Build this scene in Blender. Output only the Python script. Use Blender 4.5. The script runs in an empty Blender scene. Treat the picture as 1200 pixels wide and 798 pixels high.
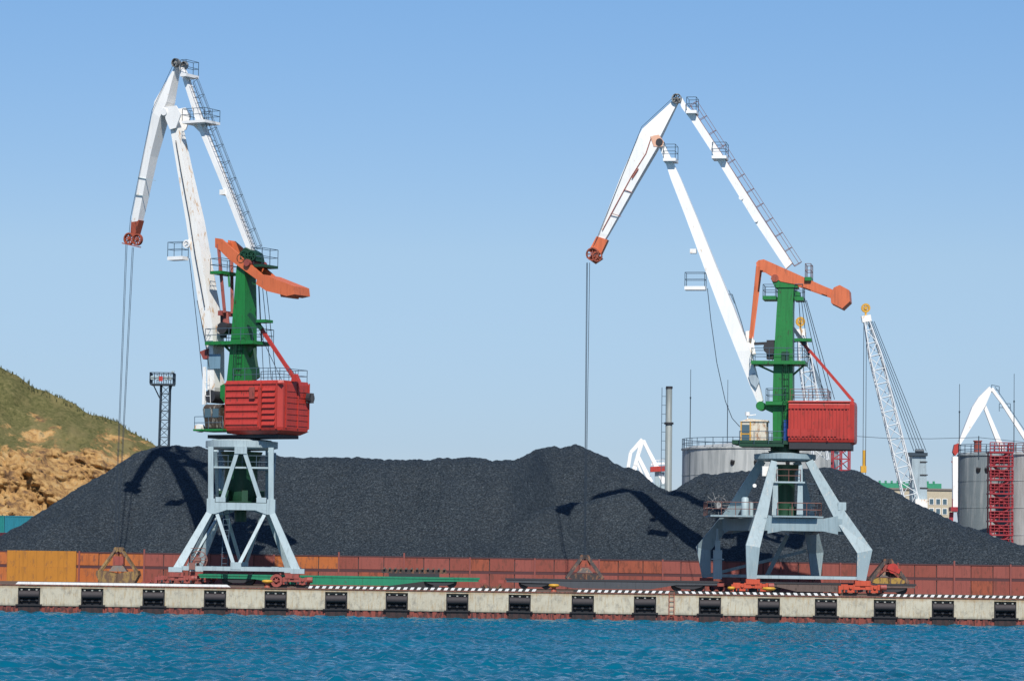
import bpy, math, random
import numpy as np
from mathutils import Vector, Matrix, noise
random.seed(7)
sc = bpy.context.scene
COL = sc.collection

# ------------------------------------------------------------------ camera
CAM = Vector((0, 0, 5.0))
FPX = 3650.0
PITCH = math.atan((652 - 399) / FPX)
ROLL = math.radians(0.82)
Fw = Vector((0, math.cos(PITCH), math.sin(PITCH)))
R0 = Vector((1, 0, 0)); U0 = Vector((0, -math.sin(PITCH), math.cos(PITCH)))
Rt = R0 * math.cos(ROLL) + U0 * math.sin(ROLL)
Up = -R0 * math.sin(ROLL) + U0 * math.cos(ROLL)
cam_d = bpy.data.cameras.new('camera'); cam = bpy.data.objects.new('camera', cam_d); COL.objects.link(cam)
M = Matrix((Rt, Up, -Fw)).transposed().to_4x4(); M.translation = CAM
cam.matrix_world = M
cam_d.sensor_width = 36; cam_d.lens = FPX * 36 / 1200
cam_d.clip_start = 1; cam_d.clip_end = 20000
sc.camera = cam

# ------------------------------------------------------------------ light
SUN_TO = Vector((0.10, -1.0, 1.04)).normalized()
world = bpy.data.worlds.new('World'); sc.world = world; world.use_nodes = True
wn = world.node_tree; wn.nodes.clear()
wo = wn.nodes.new('ShaderNodeOutputWorld'); bg = wn.nodes.new('ShaderNodeBackground')
sky = wn.nodes.new('ShaderNodeTexSky'); sky.sky_type = 'NISHITA'; sky.sun_disc = False
sky.sun_elevation = math.asin(SUN_TO.z)
sky.sun_rotation = math.atan2(SUN_TO.x, SUN_TO.y)
sky.altitude = 0; sky.air_density = 1.0; sky.dust_density = 0.0; sky.ozone_density = 3.0
bg.inputs[1].default_value = 0.10
tint = wn.nodes.new('ShaderNodeMix'); tint.data_type = 'RGBA'; tint.blend_type = 'MULTIPLY'; tint.inputs[0].default_value = 1
tcw = wn.nodes.new('ShaderNodeTexCoord'); sxw = wn.nodes.new('ShaderNodeSeparateXYZ'); wn.links.new(tcw.outputs['Generated'], sxw.inputs[0])
rw = wn.nodes.new('ShaderNodeValToRGB'); ew = rw.color_ramp.elements      # clear air: less glare low down than the model gives
ew[0].position = 0.0; ew[0].color = (.50, .585, .93, 1); ew[1].position = .18; ew[1].color = (.74, .90, 1.07, 1)
e_ = ew.new(.035); e_.color = (.53, .625, .90, 1); e_ = ew.new(.096); e_.color = (.78, .82, .94, 1)
wn.links.new(sxw.outputs[2], rw.inputs[0]); wn.links.new(rw.outputs[0], tint.inputs[7])
wn.links.new(sky.outputs[0], tint.inputs[6]); wn.links.new(tint.outputs[2], bg.inputs[0]); wn.links.new(bg.outputs[0], wo.inputs[0])
sl = bpy.data.lights.new('sun', 'SUN'); sl.energy = 4.9; sl.angle = math.radians(0.5); sl.color = (1.0, 0.95, 0.87)
so = bpy.data.objects.new('sun', sl); COL.objects.link(so); so.location = (0, -50, 80)
so.rotation_euler = (-SUN_TO).to_track_quat('-Z', 'Y').to_euler()
sc.view_settings.view_transform = 'Standard'; sc.view_settings.look = 'None'
sc.view_settings.gamma = 1.0; sc.view_settings.exposure = 0.0
sc.view_settings.use_curve_mapping = False
sc.cycles.max_bounces = 6

# ------------------------------------------------------------------ helpers
def ray(px, py):
    return Fw + Rt * ((px - 600) / FPX) + Up * ((399 - py) / FPX)
def P(px, py, Y):
    d = ray(px, py); return CAM + d * ((Y - CAM.y) / d.y)
def ZY(px, py, Y): return P(px, py, Y).z
def XY(px, Y, py=652): return P(px, py, Y).x

# ---- materials
def nt(name):
    m = bpy.data.materials.new(name); m.use_nodes = True; t = m.node_tree
    return m, t, t.nodes['Principled BSDF'], t.nodes, t.links
def ramp(N, stops):
    r = N.new('ShaderNodeValToRGB'); e = r.color_ramp.elements
    e[0].position, e[0].color = stops[0][0], (*stops[0][1], 1)
    e[1].position, e[1].color = stops[-1][0], (*stops[-1][1], 1)
    for p, c in stops[1:-1]:
        x = e.new(p); x.color = (*c, 1)
    return r
def noise_n(N, L, vec, scale, detail=4, rough=.55):
    n = N.new('ShaderNodeTexNoise'); n.inputs['Scale'].default_value = scale
    n.inputs['Detail'].default_value = detail; n.inputs['Roughness'].default_value = rough
    L.new(vec, n.inputs['Vector']); return n
def coords(N, L, scale=(1, 1, 1)):
    tc = N.new('ShaderNodeTexCoord'); mp = N.new('ShaderNodeMapping'); mp.inputs['Scale'].default_value = scale
    L.new(tc.outputs['Object'], mp.inputs['Vector']); return mp.outputs[0]
def mixc(N, L, fac, a, b):
    m = N.new('ShaderNodeMix'); m.data_type = 'RGBA'
    if isinstance(fac, float): m.inputs[0].default_value = fac
    else: L.new(fac, m.inputs[0])
    for i, v in ((6, a), (7, b)):
        if isinstance(v, tuple): m.inputs[i].default_value = (*v, 1)
        else: L.new(v, m.inputs[i])
    return m.outputs[2]
def bump(N, L, b, h, strength=.3, dist=.02):
    bp = N.new('ShaderNodeBump'); bp.inputs['Strength'].default_value = strength; bp.inputs['Distance'].default_value = dist
    L.new(h, bp.inputs['Height']); L.new(bp.outputs[0], b.inputs['Normal'])
RUST = (0.16, 0.052, 0.018)
def paint(name, rgb, rust=.15, rustc=RUST, rough=.45, scale=1.0, var=.18, metal=0.0, streak=.55):
    m, t, b, N, L = nt(name)
    v1 = coords(N, L, (1.3 * scale, 1.3 * scale, .45 * scale)); v2 = coords(N, L)
    big = noise_n(N, L, v2, .7 * scale, 3); fine = noise_n(N, L, v1, 3.0, 7, .68)
    lo = tuple(c * (1 - var) for c in rgb); hi = tuple(min(1, c * (1 + var * .7) + var * .012) for c in rgb)
    base = mixc(N, L, big.outputs['Fac'], lo, hi)
    st = coords(N, L, (6 * scale, 6 * scale, .35 * scale)); s = noise_n(N, L, st, 1.0, 4)
    sr = ramp(N, [(.5, (0, 0, 0)), (.75, (streak,) * 3)]); L.new(s.outputs['Fac'], sr.inputs[0])
    base = mixc(N, L, sr.outputs[0], base, tuple(c * .45 for c in rgb))
    p = .75 - rust * .55
    rr = ramp(N, [(p - .03, (0, 0, 0)), (p + .05, (1, 1, 1))]); L.new(fine.outputs['Fac'], rr.inputs[0])
    c = mixc(N, L, rr.outputs[0], base, rustc)
    L.new(c, b.inputs['Base Color']); b.inputs['Roughness'].default_value = rough
    b.inputs['Metallic'].default_value = metal
    bump(N, L, b, fine.outputs['Fac'], .25, .02)
    return m
def flat(name, rgb, rough=.6, metal=0.0):
    m, t, b, N, L = nt(name)
    v = coords(N, L); n = noise_n(N, L, v, 4.0, 5)
    c = mixc(N, L, n.outputs['Fac'], tuple(x * .75 for x in rgb), tuple(min(1, x * 1.2) for x in rgb))
    L.new(c, b.inputs['Base Color']); b.inputs['Roughness'].default_value = rough; b.inputs['Metallic'].default_value = metal
    return m
WHITE = paint('white_paint', (.85, .84, .81), .19, (.62, .44, .28), .45, scale=.8, var=.10, streak=.13)
WHITER = paint('rusty_white_paint', (.85, .83, .78), .28, (.60, .38, .20), .5, scale=.6, var=.10, streak=.15)
GREEN = paint('green_paint', (.012, .18, .035), .26, (.03, .055, .02), .45)
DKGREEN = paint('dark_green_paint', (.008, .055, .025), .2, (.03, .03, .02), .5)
RED = paint('red_paint', (.45, .040, .028), .24, (.17, .035, .022), .45)
ORANGE = paint('orange_paint', (.64, .150, .055), .24, (.42, .11, .05), .5)
PULLEY = paint('rust_red_paint', (.33, .07, .035), .3, (.12, .035, .02), .6)
GREYBL = paint('pale_blue_grey_paint', (.36, .45, .475), .13, (.30, .22, .16), .5)
BLUEGR = paint('worn_blue_paint', (.26, .345, .375), .24, (.40, .40, .37), .55, streak=.5)
BOGRED = paint('bogie_red_paint', (.30, .065, .05), .3, (.10, .03, .02), .6)
BOGOR = paint('bogie_orange_paint', (.52, .075, .030), .25, (.25, .05, .02), .5)
YELLOW = paint('yellow_paint', (.62, .33, .03), .15, (.25, .12, .03), .55)
DARK = flat('dark_steel', (.030, .030, .034), .55)
DARKB = flat('dark_blue_steel', (.035, .055, .075), .5)
GREYD = paint('grimy_grey', (.30, .30, .29), .5, (.06, .06, .06), .6)
ROPE = flat('steel_rope', (.02, .035, .055), .6)
RAILM = flat('railing_paint', (.07, .12, .17), .5)
RAILR = flat('rusty_railing_paint', (.22, .10, .08), .6)
CREAM = paint('rusty_cream_paint', (.66, .60, .48), .38, (.36, .19, .09), .55)
DIRTY = paint('dirty_cabin_paint', (.32, .29, .24), .6, (.05, .035, .025), .6)
GRABM = paint('worn_grab_steel', (.036, .028, .028), .4, (.17, .08, .04), .6)
GRABY = paint('worn_yellow_grab_steel', (.27, .17, .055), .5, (.12, .07, .04), .6)
RUBBER = flat('rubber', (.040, .034, .036), .75)
RUBLO = flat('fender_steel', (.014, .014, .017), .6)
def glass_mat():
    m, t, b, N, L = nt('window_glass'); b.inputs['Base Color'].default_value = (.06, .11, .14, 1)
    b.inputs['Roughness'].default_value = .08; b.inputs['Specular IOR Level'].default_value = .8
    return m
GLASS = glass_mat()

# ---- mesh builder
ORG = Vector((0, 0, 0))
def setorg(v):
    global ORG; ORG = Vector(v)
class MB:
    def __init__(s): s.v = []; s.f = []; s.mi = []; s.cur = 0; s.sm = []
    def add(s, vs, fs, smooth=False):
        o = len(s.v); s.v += [tuple(v) for v in vs]; s.f += [tuple(i + o for i in f) for f in fs]
        s.mi += [s.cur] * len(fs); s.sm += [smooth] * len(fs)
    def hexa(s, a, b):      # two quads (lists of 4), same winding
        s.add(list(a) + list(b), [(3, 2, 1, 0), (4, 5, 6, 7), (0, 1, 5, 4), (1, 2, 6, 5), (2, 3, 7, 6), (3, 0, 4, 7)])
    def loft(s, rings, smooth=False, caps=True):
        n = len(rings[0]); vs = [p for r in rings for p in r]; fs = []
        for k in range(len(rings) - 1):
            for i in range(n):
                j = (i + 1) % n; fs.append((k * n + i, k * n + j, (k + 1) * n + j, (k + 1) * n + i))
        s.add(vs, fs, smooth)
        if caps:
            s.add(rings[0], [tuple(reversed(range(n)))]); s.add(rings[-1], [tuple(range(n))])
    def box(s, x0, x1, y0, y1, z0, z1):
        a = [(x0, y0, z0), (x1, y0, z0), (x1, y1, z0), (x0, y1, z0)]
        s.hexa(a, [(x, y, z1) for x, y, z in a])
    def beam(s, p, q, w=.3, h=.3, ref=(0, 0, 1), w2=None, h2=None):
        p, q = Vector(p), Vector(q); d = (q - p)
        if d.length < 1e-6: return
        d.normalize(); ref = Vector(ref)
        if abs(d.dot(ref)) > .97: ref = Vector((0, 1, 0)) if abs(d.y) < .9 else Vector((1, 0, 0))
        x = d.cross(ref).normalized(); y = x.cross(d).normalized()
        w2 = w if w2 is None else w2; h2 = h if h2 is None else h2
        f = lambda c, W, H: [c - x * W / 2 - y * H / 2, c + x * W / 2 - y * H / 2, c + x * W / 2 + y * H / 2, c - x * W / 2 + y * H / 2]
        s.hexa(f(p, w, h), f(q, w2, h2))
    def tube(s, p, q, r, n=6, r2=None, smooth=True):
        p, q = Vector(p), Vector(q); d = (q - p)
        if d.length < 1e-6: return
        d.normalize(); ref = Vector((0, 0, 1)) if abs(d.z) < .9 else Vector((1, 0, 0))
        x = d.cross(ref).normalized(); y = x.cross(d).normalized(); r2 = r if r2 is None else r2
        ring = lambda c, R: [c + (x * math.cos(2 * math.pi * i / n) + y * math.sin(2 * math.pi * i / n)) * R for i in range(n)]
        s.loft([ring(p, r), ring(q, r2)], smooth)
    def path(s, pts, r, n=5):
        for a, b in zip(pts[:-1], pts[1:]): s.tube(a, b, r, n)
    def sweep(s, pts, sizes, ref):
        pts = [Vector(p) for p in pts]; ref = Vector(ref); rings = []
        for i, p in enumerate(pts):
            d = Vector((0, 0, 0))
            if i: d += (p - pts[i - 1]).normalized()
            if i < len(pts) - 1: d += (pts[i + 1] - p).normalized()
            d.normalize(); x = d.cross(ref).normalized(); y = ref.normalized(); W, H = sizes[i]
            rings.append([p - x * W / 2 - y * H / 2, p + x * W / 2 - y * H / 2, p + x * W / 2 + y * H / 2, p - x * W / 2 + y * H / 2])
        s.loft(rings)
    def ring(s, c, axis, r0, r1, t, n=20):     # flat annulus with thickness
        c = Vector(c); a = Vector(axis).normalized(); ref = Vector((0, 0, 1)) if abs(a.z) < .9 else Vector((1, 0, 0))
        x = a.cross(ref).normalized(); y = a.cross(x).normalized(); rr = []
        for k in range(n):
            e = x * math.cos(2 * math.pi * k / n) + y * math.sin(2 * math.pi * k / n)
            rr.append([c + e * r0 - a * t / 2, c + e * r1 - a * t / 2, c + e * r1 + a * t / 2, c + e * r0 + a * t / 2])
        vs = [p for r in rr for p in r]; fs = []
        for k in range(n):
            m = (k + 1) % n
            for i in range(4):
                j = (i + 1) % 4; fs.append((k * 4 + i, k * 4 + j, m * 4 + j, m * 4 + i))
        s.add(vs, fs)
    def rail(s, pts, h=1.05, r=.026, step=1.3, rows=2, close=False):
        pts = [Vector(p) for p in pts]
        if close: pts.append(pts[0])
        z = Vector((0, 0, 1))
        for a, b in zip(pts[:-1], pts[1:]):
            for k in range(1, rows + 1): s.tube(a + z * h * k / rows, b + z * h * k / rows, r, 4)
            n = max(1, int((b - a).length / step + .5))
            for i in range(n + 1):
                q = a.lerp(b, i / n); s.tube(q, q + z * h, r, 4)
    def ladder(s, p, q, side, w=.5, step=.45, r=.03):
        p, q, side = Vector(p), Vector(q), Vector(side).normalized() * w / 2
        s.tube(p - side, q - side, r, 4); s.tube(p + side, q + side, r, 4)
        n = int((q - p).length / step)
        for i in range(1, n): c = p.lerp(q, i / n); s.tube(c - side, c + side, r * .8, 4)
    def build(s, name, mats, parent=None, label=None):
        me = bpy.data.meshes.new(name); o = ORG
        me.from_pydata([(v[0] - o.x, v[1] - o.y, v[2] - o.z) for v in s.v], [], s.f); me.update()
        if not isinstance(mats, (list, tuple)): mats = [mats]
        for m in mats: me.materials.append(m)
        me.polygons.foreach_set('material_index', s.mi); me.polygons.foreach_set('use_smooth', s.sm)
        ob = bpy.data.objects.new(name, me); COL.objects.link(ob)
        import bmesh
        bm = bmesh.new(); bm.from_mesh(me); bmesh.ops.recalc_face_normals(bm, faces=bm.faces); bm.to_mesh(me); bm.free()
        if parent is not None: ob.parent = parent
        else: ob.location = o
        if label: ob['label'] = label
        return ob
def tag(o, label=None, cat=None, group=None, kind=None):
    if label: o['label'] = label
    if cat: o['category'] = cat
    if group: o['group'] = group
    if kind: o['kind'] = kind
    return o
def thing(name, loc, label, cat, group=None):
    o = bpy.data.objects.new(name, None); COL.objects.link(o); o.location = loc; o.empty_display_size = .5
    setorg(loc); return tag(o, label, cat, group)
def copy_tree(o, parent=None):
    c = o.copy(); COL.objects.link(c); c.parent = parent
    for ch in list(o.children): copy_tree(ch, c)
    return c

QZ = 2.25; QY = 250.0
# ------------------------------------------------------------------ water
def water():
    xs = np.concatenate([np.linspace(-900, -60, 30), np.arange(-59, 59, .17), np.linspace(60, 900, 30)])
    ys = np.concatenate([np.linspace(-60, 105, 14), np.arange(108, QY + 1.0, .2)])
    X, Y = np.meshgrid(xs, ys); Z = np.zeros_like(X); rng = np.random.RandomState(4)
    for i in range(70):
        lam = .42 * (7.0) ** rng.rand(); th = rng.normal(-math.pi / 2 + .5, .75); k = 2 * math.pi / lam
        ph = rng.rand() * 6.28; a = .019 * lam ** .75
        env = .6 + .4 * np.sin(X * k * .07 * rng.rand() + Y * k * .05 * rng.rand() + rng.rand() * 6)
        c = np.sin(k * (X * math.cos(th) + Y * math.sin(th)) + ph + .7 * np.sin(X * .21 * rng.rand() + Y * .17 + rng.rand() * 6))
        Z += a * env * (1 - 2 * np.abs(c) ** .8) * .5 if i % 2 else a * env * c
    Z *= np.clip((Y - 100) / 20, 0, 1) * np.clip((70 - np.abs(X)) / 8, 0, 1)
    Z -= Z.mean()
    n, m = X.shape
    me = bpy.data.meshes.new('water'); vs = np.stack([X, Y, Z], -1).reshape(-1, 3)
    idx = np.arange(n * m).reshape(n, m)
    q = np.stack([idx[:-1, :-1], idx[:-1, 1:], idx[1:, 1:], idx[1:, :-1]], -1).reshape(-1, 4)
    me.vertices.add(len(vs)); me.vertices.foreach_set('co', vs.ravel())
    me.loops.add(q.size); me.loops.foreach_set('vertex_index', q.ravel())
    me.polygons.add(len(q)); me.polygons.foreach_set('loop_start', np.arange(0, q.size, 4)); me.polygons.foreach_set('loop_total', np.full(len(q), 4))
    me.update(); me.polygons.foreach_set('use_smooth', np.ones(len(q), bool))
    m_, t, b, N, L = nt('sea_water')
    v = coords(N, L, (.6, 1, 1)); n1 = noise_n(N, L, v, 2.2, 5, .6)
    v3 = coords(N, L, (.05, .09, 1)); n2 = noise_n(N, L, v3, 1.0, 3)
    c = mixc(N, L, n2.outputs['Fac'], (.0, .050, .092), (.0, .145, .235))
    L.new(c, b.inputs['Base Color']); b.inputs['Roughness'].default_value = .06; b.inputs['IOR'].default_value = 1.33; b.inputs['Specular IOR Level'].default_value = .42
    bump(N, L, b, n1.outputs['Fac'], .8, .16)
    me.materials.append(m_)
    o = bpy.data.objects.new('water', me); COL.objects.link(o); tag(o, 'blue rippled harbour water in front of the quay', kind='structure')
water()

# ------------------------------------------------------------------ ground
setorg((0, 0, 0))
mb = MB(); mb.box(-4000, 4000, QY + 1.2, 9000, -1.5, QY and QZ)
gm, t, b, N, L = nt('yard_ground'); v = coords(N, L); n = noise_n(N, L, v, .3, 6)
L.new(mixc(N, L, n.outputs['Fac'], (.07, .06, .055), (.17, .155, .14)), b.inputs['Base Color']); b.inputs['Roughness'].default_value = .9
tag(mb.build('ground', gm), 'dusty dark port yard behind the quay', kind='structure')

# ------------------------------------------------------------------ quay
FEN = [34, 108, 180, 252, 323, 394, 465, 536, 609, 683, 756, 832, 901, 968, 1037, 1105, 1178]
fx = [XY(p, QY, 700) for p in FEN]
gap0 = 4.95
fx = [fx[0] - 2 * gap0, fx[0] - gap0] + fx + [fx[-1] + gap0, fx[-1] + 2 * gap0]
cm, t, b, N, L = nt('stained_concrete')
v = coords(N, L); vs_ = coords(N, L, (3.2, 3.2, .4)); big = noise_n(N, L, v, .35, 4); st = noise_n(N, L, vs_, 2.0, 6, .7); fine = noise_n(N, L, coords(N, L, (1.2, 1, .9)), 1.6, 9, .75)
c = mixc(N, L, big.outputs['Fac'], (.38, .345, .26), (.60, .56, .44))
r1 = ramp(N, [(.50, (0, 0, 0)), (.66, (.75, .75, .75))]); L.new(st.outputs['Fac'], r1.inputs[0])
c = mixc(N, L, r1.outputs[0], c, (.36, .25, .12))
r2 = ramp(N, [(.50, (0, 0, 0)), (.72, (.9, .9, .9))]); L.new(fine.outputs['Fac'], r2.inputs[0])
c = mixc(N, L, r2.outputs[0], c, (.17, .165, .145))
sxc = N.new('ShaderNodeSeparateXYZ'); L.new(v, sxc.inputs[0])
ev = noise_n(N, L, coords(N, L, (.8, .8, .0)), 1.5, 6, .75)
def band(z0_, z1_, col, amt, c):       # rust runs below the steel edge, damp growth above the waterline
    mr_ = N.new('ShaderNodeMapRange'); mr_.inputs[1].default_value = z0_; mr_.inputs[2].default_value = z1_; L.new(sxc.outputs[2], mr_.inputs[0])
    m1 = N.new('ShaderNodeMath'); m1.operation = 'ADD'; L.new(mr_.outputs[0], m1.inputs[0]); L.new(ev.outputs['Fac'], m1.inputs[1])
    r_ = ramp(N, [(.98, (0, 0, 0)), (1.18, (amt, amt, amt))]); L.new(m1.outputs[0], r_.inputs[0]); r_.color_ramp.elements[0].position = .75; r_.color_ramp.elements[1].position = .98
    m2 = N.new('ShaderNodeMath'); m2.operation = 'MULTIPLY'; m2.inputs[1].default_value = .65; L.new(m1.outputs[0], m2.inputs[0]); L.new(m2.outputs[0], r_.inputs[0])
    return mixc(N, L, r_.outputs[0], c, col)
c = band(1.2, 2.2, (.34, .21, .09), .85, c); c = band(1.25, .5, (.16, .15, .115), .8, c)
L.new(c, b.inputs['Base Color']); b.inputs['Roughness'].default_value = .85; bump(N, L, b, fine.outputs['Fac'], .5, .04)
CONC = cm
mb = MB()
mb.box(-400, 400, QY + .55, QY + 1.25, -2, QZ)
hw = .89
edges = [-400] + [e for x in fx for e in (x - hw, x + hw)] + [400]
for i in range(0, len(edges), 2): mb.box(edges[i], edges[i + 1], QY, QY + .552, .55, QZ - .12)
for x in fx: mb.box(x - hw - .002, x + hw + .002, QY + .02, QY + .553, QZ - .26, QZ - .13)
quay = mb.build('quay', CONC); tag(quay, 'pale stained concrete quay wall', kind='structure')
mb = MB(); mb.box(-400, 400, QY - .04, QY + .56, QZ - .115, QZ - .003)
mb.build('steel_edge', paint('rusty_edge', (.20, .075, .05), .5, (.10, .045, .03), .8), quay)
mb = MB()
x = -60.0
while x < 60:
    mb.box(x, x + .40, QY + .06, QY + .5, -1.5, .548); mb.box(x + .40, x + .62, QY + .14, QY + .5, -1.5, .545); x += .62
mb.build('waterline_piling', paint('wet_rust', (.25, .055, .035), .45, (.07, .022, .018), .5, var=.35), quay)
mb = MB(); mb.box(-200, 200, QY + .3, QY + 22.0, QZ + .0, QZ + .004)
mb.build('quay_deck', flat('quay_deck_concrete', (.15, .13, .12), .9), quay)
# rails
mb = MB()
for yy in (252.2, 261.9, 256.3, 257.85): mb.box(-200, 200, yy - .04, yy + .04, QZ + .004, QZ + .12)
mb.build('rails', flat('rail_steel', (.12, .08, .06), .5), quay)

# fenders
WETPL = paint('wet_dark_rust', (.045, .020, .017), .5, (.02, .012, .011), .5)
LUGM = flat('lug_pale', (.30, .30, .27), .7)
def fender(x):
    root = thing('quay_fender', (x, QY + .3, 1.0), 'x', 'fender', 'rubber fenders along the quay wall')
    mb = MB(); mb.box(x - .86, x + .86, QY + .35, QY + .54, .56, 1.84)
    for s in (-.86, .78): mb.box(x + s, x + s + .08, QY - .08, QY + .4, .70, 1.84)
    mb.build('frame', RUBLO, root)
    mb = MB(); mb.tube((x - .80, QY + .10, 1.46), (x + .80, QY + .10, 1.46), .30, 16); mb.build('roller', RUBBER, root)
    mb = MB(); mb.tube((x - .80, QY + .28, .98), (x + .80, QY + .28, .98), .12, 8)
    for s in (-.6, 0, .6): mb.tube((x + s, QY + .10, 1.0), (x + s, QY + .3, 1.0), .11, 8)
    mb.build('lower_pipe', RUBLO, root)
    mb = MB(); mb.box(x - 1.05, x + 1.05, QY - .16, QY + .3, .57, .68); mb.build('bracket', RUBLO, root)
    mb = MB(); mb.box(x - .86, x + .86, QY - .03, QY + .3, -.4, .56); mb.build('lower_plate', WETPL, root)
    for s in (-.6, 0, .6): mb = MB(); mb.box(x + s - .07, x + s + .07, QY - .02, QY + .1, 1.78, 1.88); mb.build('lug', LUGM, root)
    return root
first = fender(fx[2])
ordn = 'leftmost second third fourth fifth sixth seventh eighth ninth tenth eleventh twelfth thirteenth fourteenth fifteenth sixteenth rightmost'.split()
for i in range(17):
    o = first if i == 0 else copy_tree(first)
    o.location.x = fx[2 + i]; o.location.z += random.uniform(-.03, .03); o.rotation_euler.y = random.uniform(-.012, .012)
    if i == 0: o['label'] = 'black rubber fender at the far left end, below the yellow plates'
    elif i == 16: o['label'] = 'black rubber fender at the far right end of the quay wall'
    else: o['label'] = '%s black rubber fender from the left on the concrete quay wall' % ordn[i]

# kerb beams
WHITEK = paint('kerb_white', (.80, .79, .76), .12, (.35, .30, .25), .6)
BLACKK = flat('kerb_black', (.03, .03, .03), .7)
def kerb(x0, x1, striped, lab, slope0=.0, slope1=.0):
    h = .19; y0, y1 = QY + .0, QY + .26; z0 = QZ
    root = thing('kerb_beam', ((x0 + x1) / 2, y0 + .13, z0), lab, 'kerb beam', 'painted kerb beams on the quay edge')
    mb = MB()
    def seg(a, b, c, d):     # bottom a..b, top c..d
        mb.hexa([(a, y0, z0), (b, y0, z0), (b, y1, z0), (a, y1, z0)], [(c, y0, z0 + h), (d, y0, z0 + h), (d, y1, z0 + h), (c, y1, z0 + h)])
    if not striped: seg(x0, x1, x0 + slope0, x1 - slope1)
    else:
        n = int((x1 - x0) / .27); w = (x1 - x0) / n; tl = striped * .12
        for i in range(n):
            mb.cur = 0 if i % 2 else 1
            seg(x0 + i * w, x0 + (i + 1) * w, x0 + i * w + tl, x0 + (i + 1) * w + tl)
    mb.build('painted_beam', [WHITEK, BLACKK], root)
    mb = MB(); mb.box(x0, x1, y1 + .002, y1 + .06, z0, z0 + .1); mb.build('backing_strip', DARK, root)
kx = lambda p: XY(p, QY, 690)
kerb(kx(18), kx(270), 0, 'long plain white kerb beam at the left end of the quay', .2, .3)
kerb(kx(357), kx(627), 1, 'black and white striped kerb beam in front of the green flat wagon')
kerb(kx(672), kx(783), 1, 'black and white striped kerb beam just left of the quay ladder')
kerb(kx(792), kx(983), -1, 'black and white striped kerb beam right of the quay ladder')
kerb(kx(1030), kx(1290), 1, 'black and white striped kerb beam at the right end of the quay')

# quay ladder
lx = XY(787, QY, 700)
root = thing('quay_ladder', (lx, QY - .1, .3), 'rusty steel ladder fixed to the quay wall between the striped kerbs', 'ladder')
mb = MB()
for s in (-.2, .2): mb.beam((lx + s, QY - .1, .3), (lx + s, QY - .1, QZ + .1), .06, .06)
mb.build('stringers', PULLEY, root)
for k in range(5):
    mb = MB(); mb.tube((lx - .22, QY - .1, .5 + k * .38), (lx + .22, QY - .1, .5 + k * .38), .025); mb.build('rung', PULLEY, root)

# bollards
def bollard(px, lab, Y=QY + 1.0, s=1.0):
    x = XY(px, Y, 688)
    root = thing('bollard', (x, Y, QZ), lab, 'bollard', 'yellow mooring bollards on the quay')
    def lathe(prof, n=14):
        return [[(x + r * math.cos(2 * math.pi * i / n), Y + r * math.sin(2 * math.pi * i / n), QZ + z) for i in range(n)] for r, z in prof]
    mb = MB(); mb.loft(lathe([(.26 * s, .01), (.22 * s, .10), (.17 * s, .18), (.17 * s, .36)]), True); mb.build('post', PULLEY, root)
    mb = MB(); mb.loft(lathe([(.18 * s, .34), (.42 * s, .42), (.44 * s, .52), (.36 * s, .60), (.1, .62)]), True); mb.build('cap', YELLOW, root)
bollard(649, 'yellow mushroom bollard between the two left striped kerbs')
bollard(313, 'yellow mushroom bollard under the left crane beside the red wheel hub')
bollard(857, 'small yellow bollard beside the orange bogie of the right crane', QY + .7, .7)
bollard(901, 'flat ochre mooring bollard set in the striped kerb under the right crane', QY + .42, 1.25)

# ------------------------------------------------------------------ retaining wall
WY = 272.0
WT = ZY(600, 653.5, WY)            # top
PK = [paint('panel_pink', (.25, .062, .046), .30, (.17, .045, .033), .6, var=.10), paint('panel_red', (.23, .052, .034), .34, (.15, .04, .025), .6, var=.12),
      paint('panel_orange', (.42, .115, .022), .34, (.22, .07, .03), .6), paint('panel_rust', (.28, .065, .03), .4, (.16, .04, .02), .7)]
posts = [-57, 17, 93, 169, 245, 321, 397, 473.5, 550.7, 626.7, 702, 776.5, 848, 915, 984.6, 1052, 1118, 1184, 1250]
wx = [XY(p, WY, 665) for p in posts]
root = thing('retaining_wall', (0, WY, QZ), 'long red steel plate wall holding back the coal heaps', 'retaining wall')
ZM = WT - 1.22
i = 0
for a, b in zip(wx[:-1], wx[1:]):
    c1 = a + (b - a) * .30; c2 = a + (b - a) * .69; i += 1
    for (l, r) in ((a, c1), (c1, c2), (c2, b)):
        p = (l + r) / 2 * 13.4 + 600
        for z0, z1, row in ((ZM + .06, WT - .10, 1), (QZ + .02, ZM - .20, 0)):
            k = 0 if random.random() < .62 else 1
            if p < 168: k = 2
            if 330 < p < 400 and row: k = 2
            if 700 < p < 778 and row: k = 3
            if random.random() < .06: k = 3
            mb = MB(); off = random.uniform(0, .05)
            mb.box(l + .035, r - .035, WY - .05 - off, WY + .05, z0, z1)
            mb.build('wall_panel', PK[k], root)
mb = MB(); mb.box(wx[0], wx[-1], WY - .10, WY + .08, WT - .11, WT); mb.box(wx[0], wx[-1], WY - .06, WY + .08, ZM - .2, ZM + .05)
mb.build('rail', flat('wall_rail_dark_red', (.07, .022, .025), .6), root)
mb = MB()
mb.box(wx[0], wx[-1], WY + .052, WY + .12, QZ, WT - .02); mb.build('backing', DARK, root)
POSTM = flat('wall_post_red', (.22, .06, .05), .6)
for a in wx:
    mb = MB(); mb.box(a - .07, a + .07, WY - .22, WY - .10, QZ, WT + random.choice([.0, .06, .3])); mb.build('post', POSTM, root)

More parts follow.
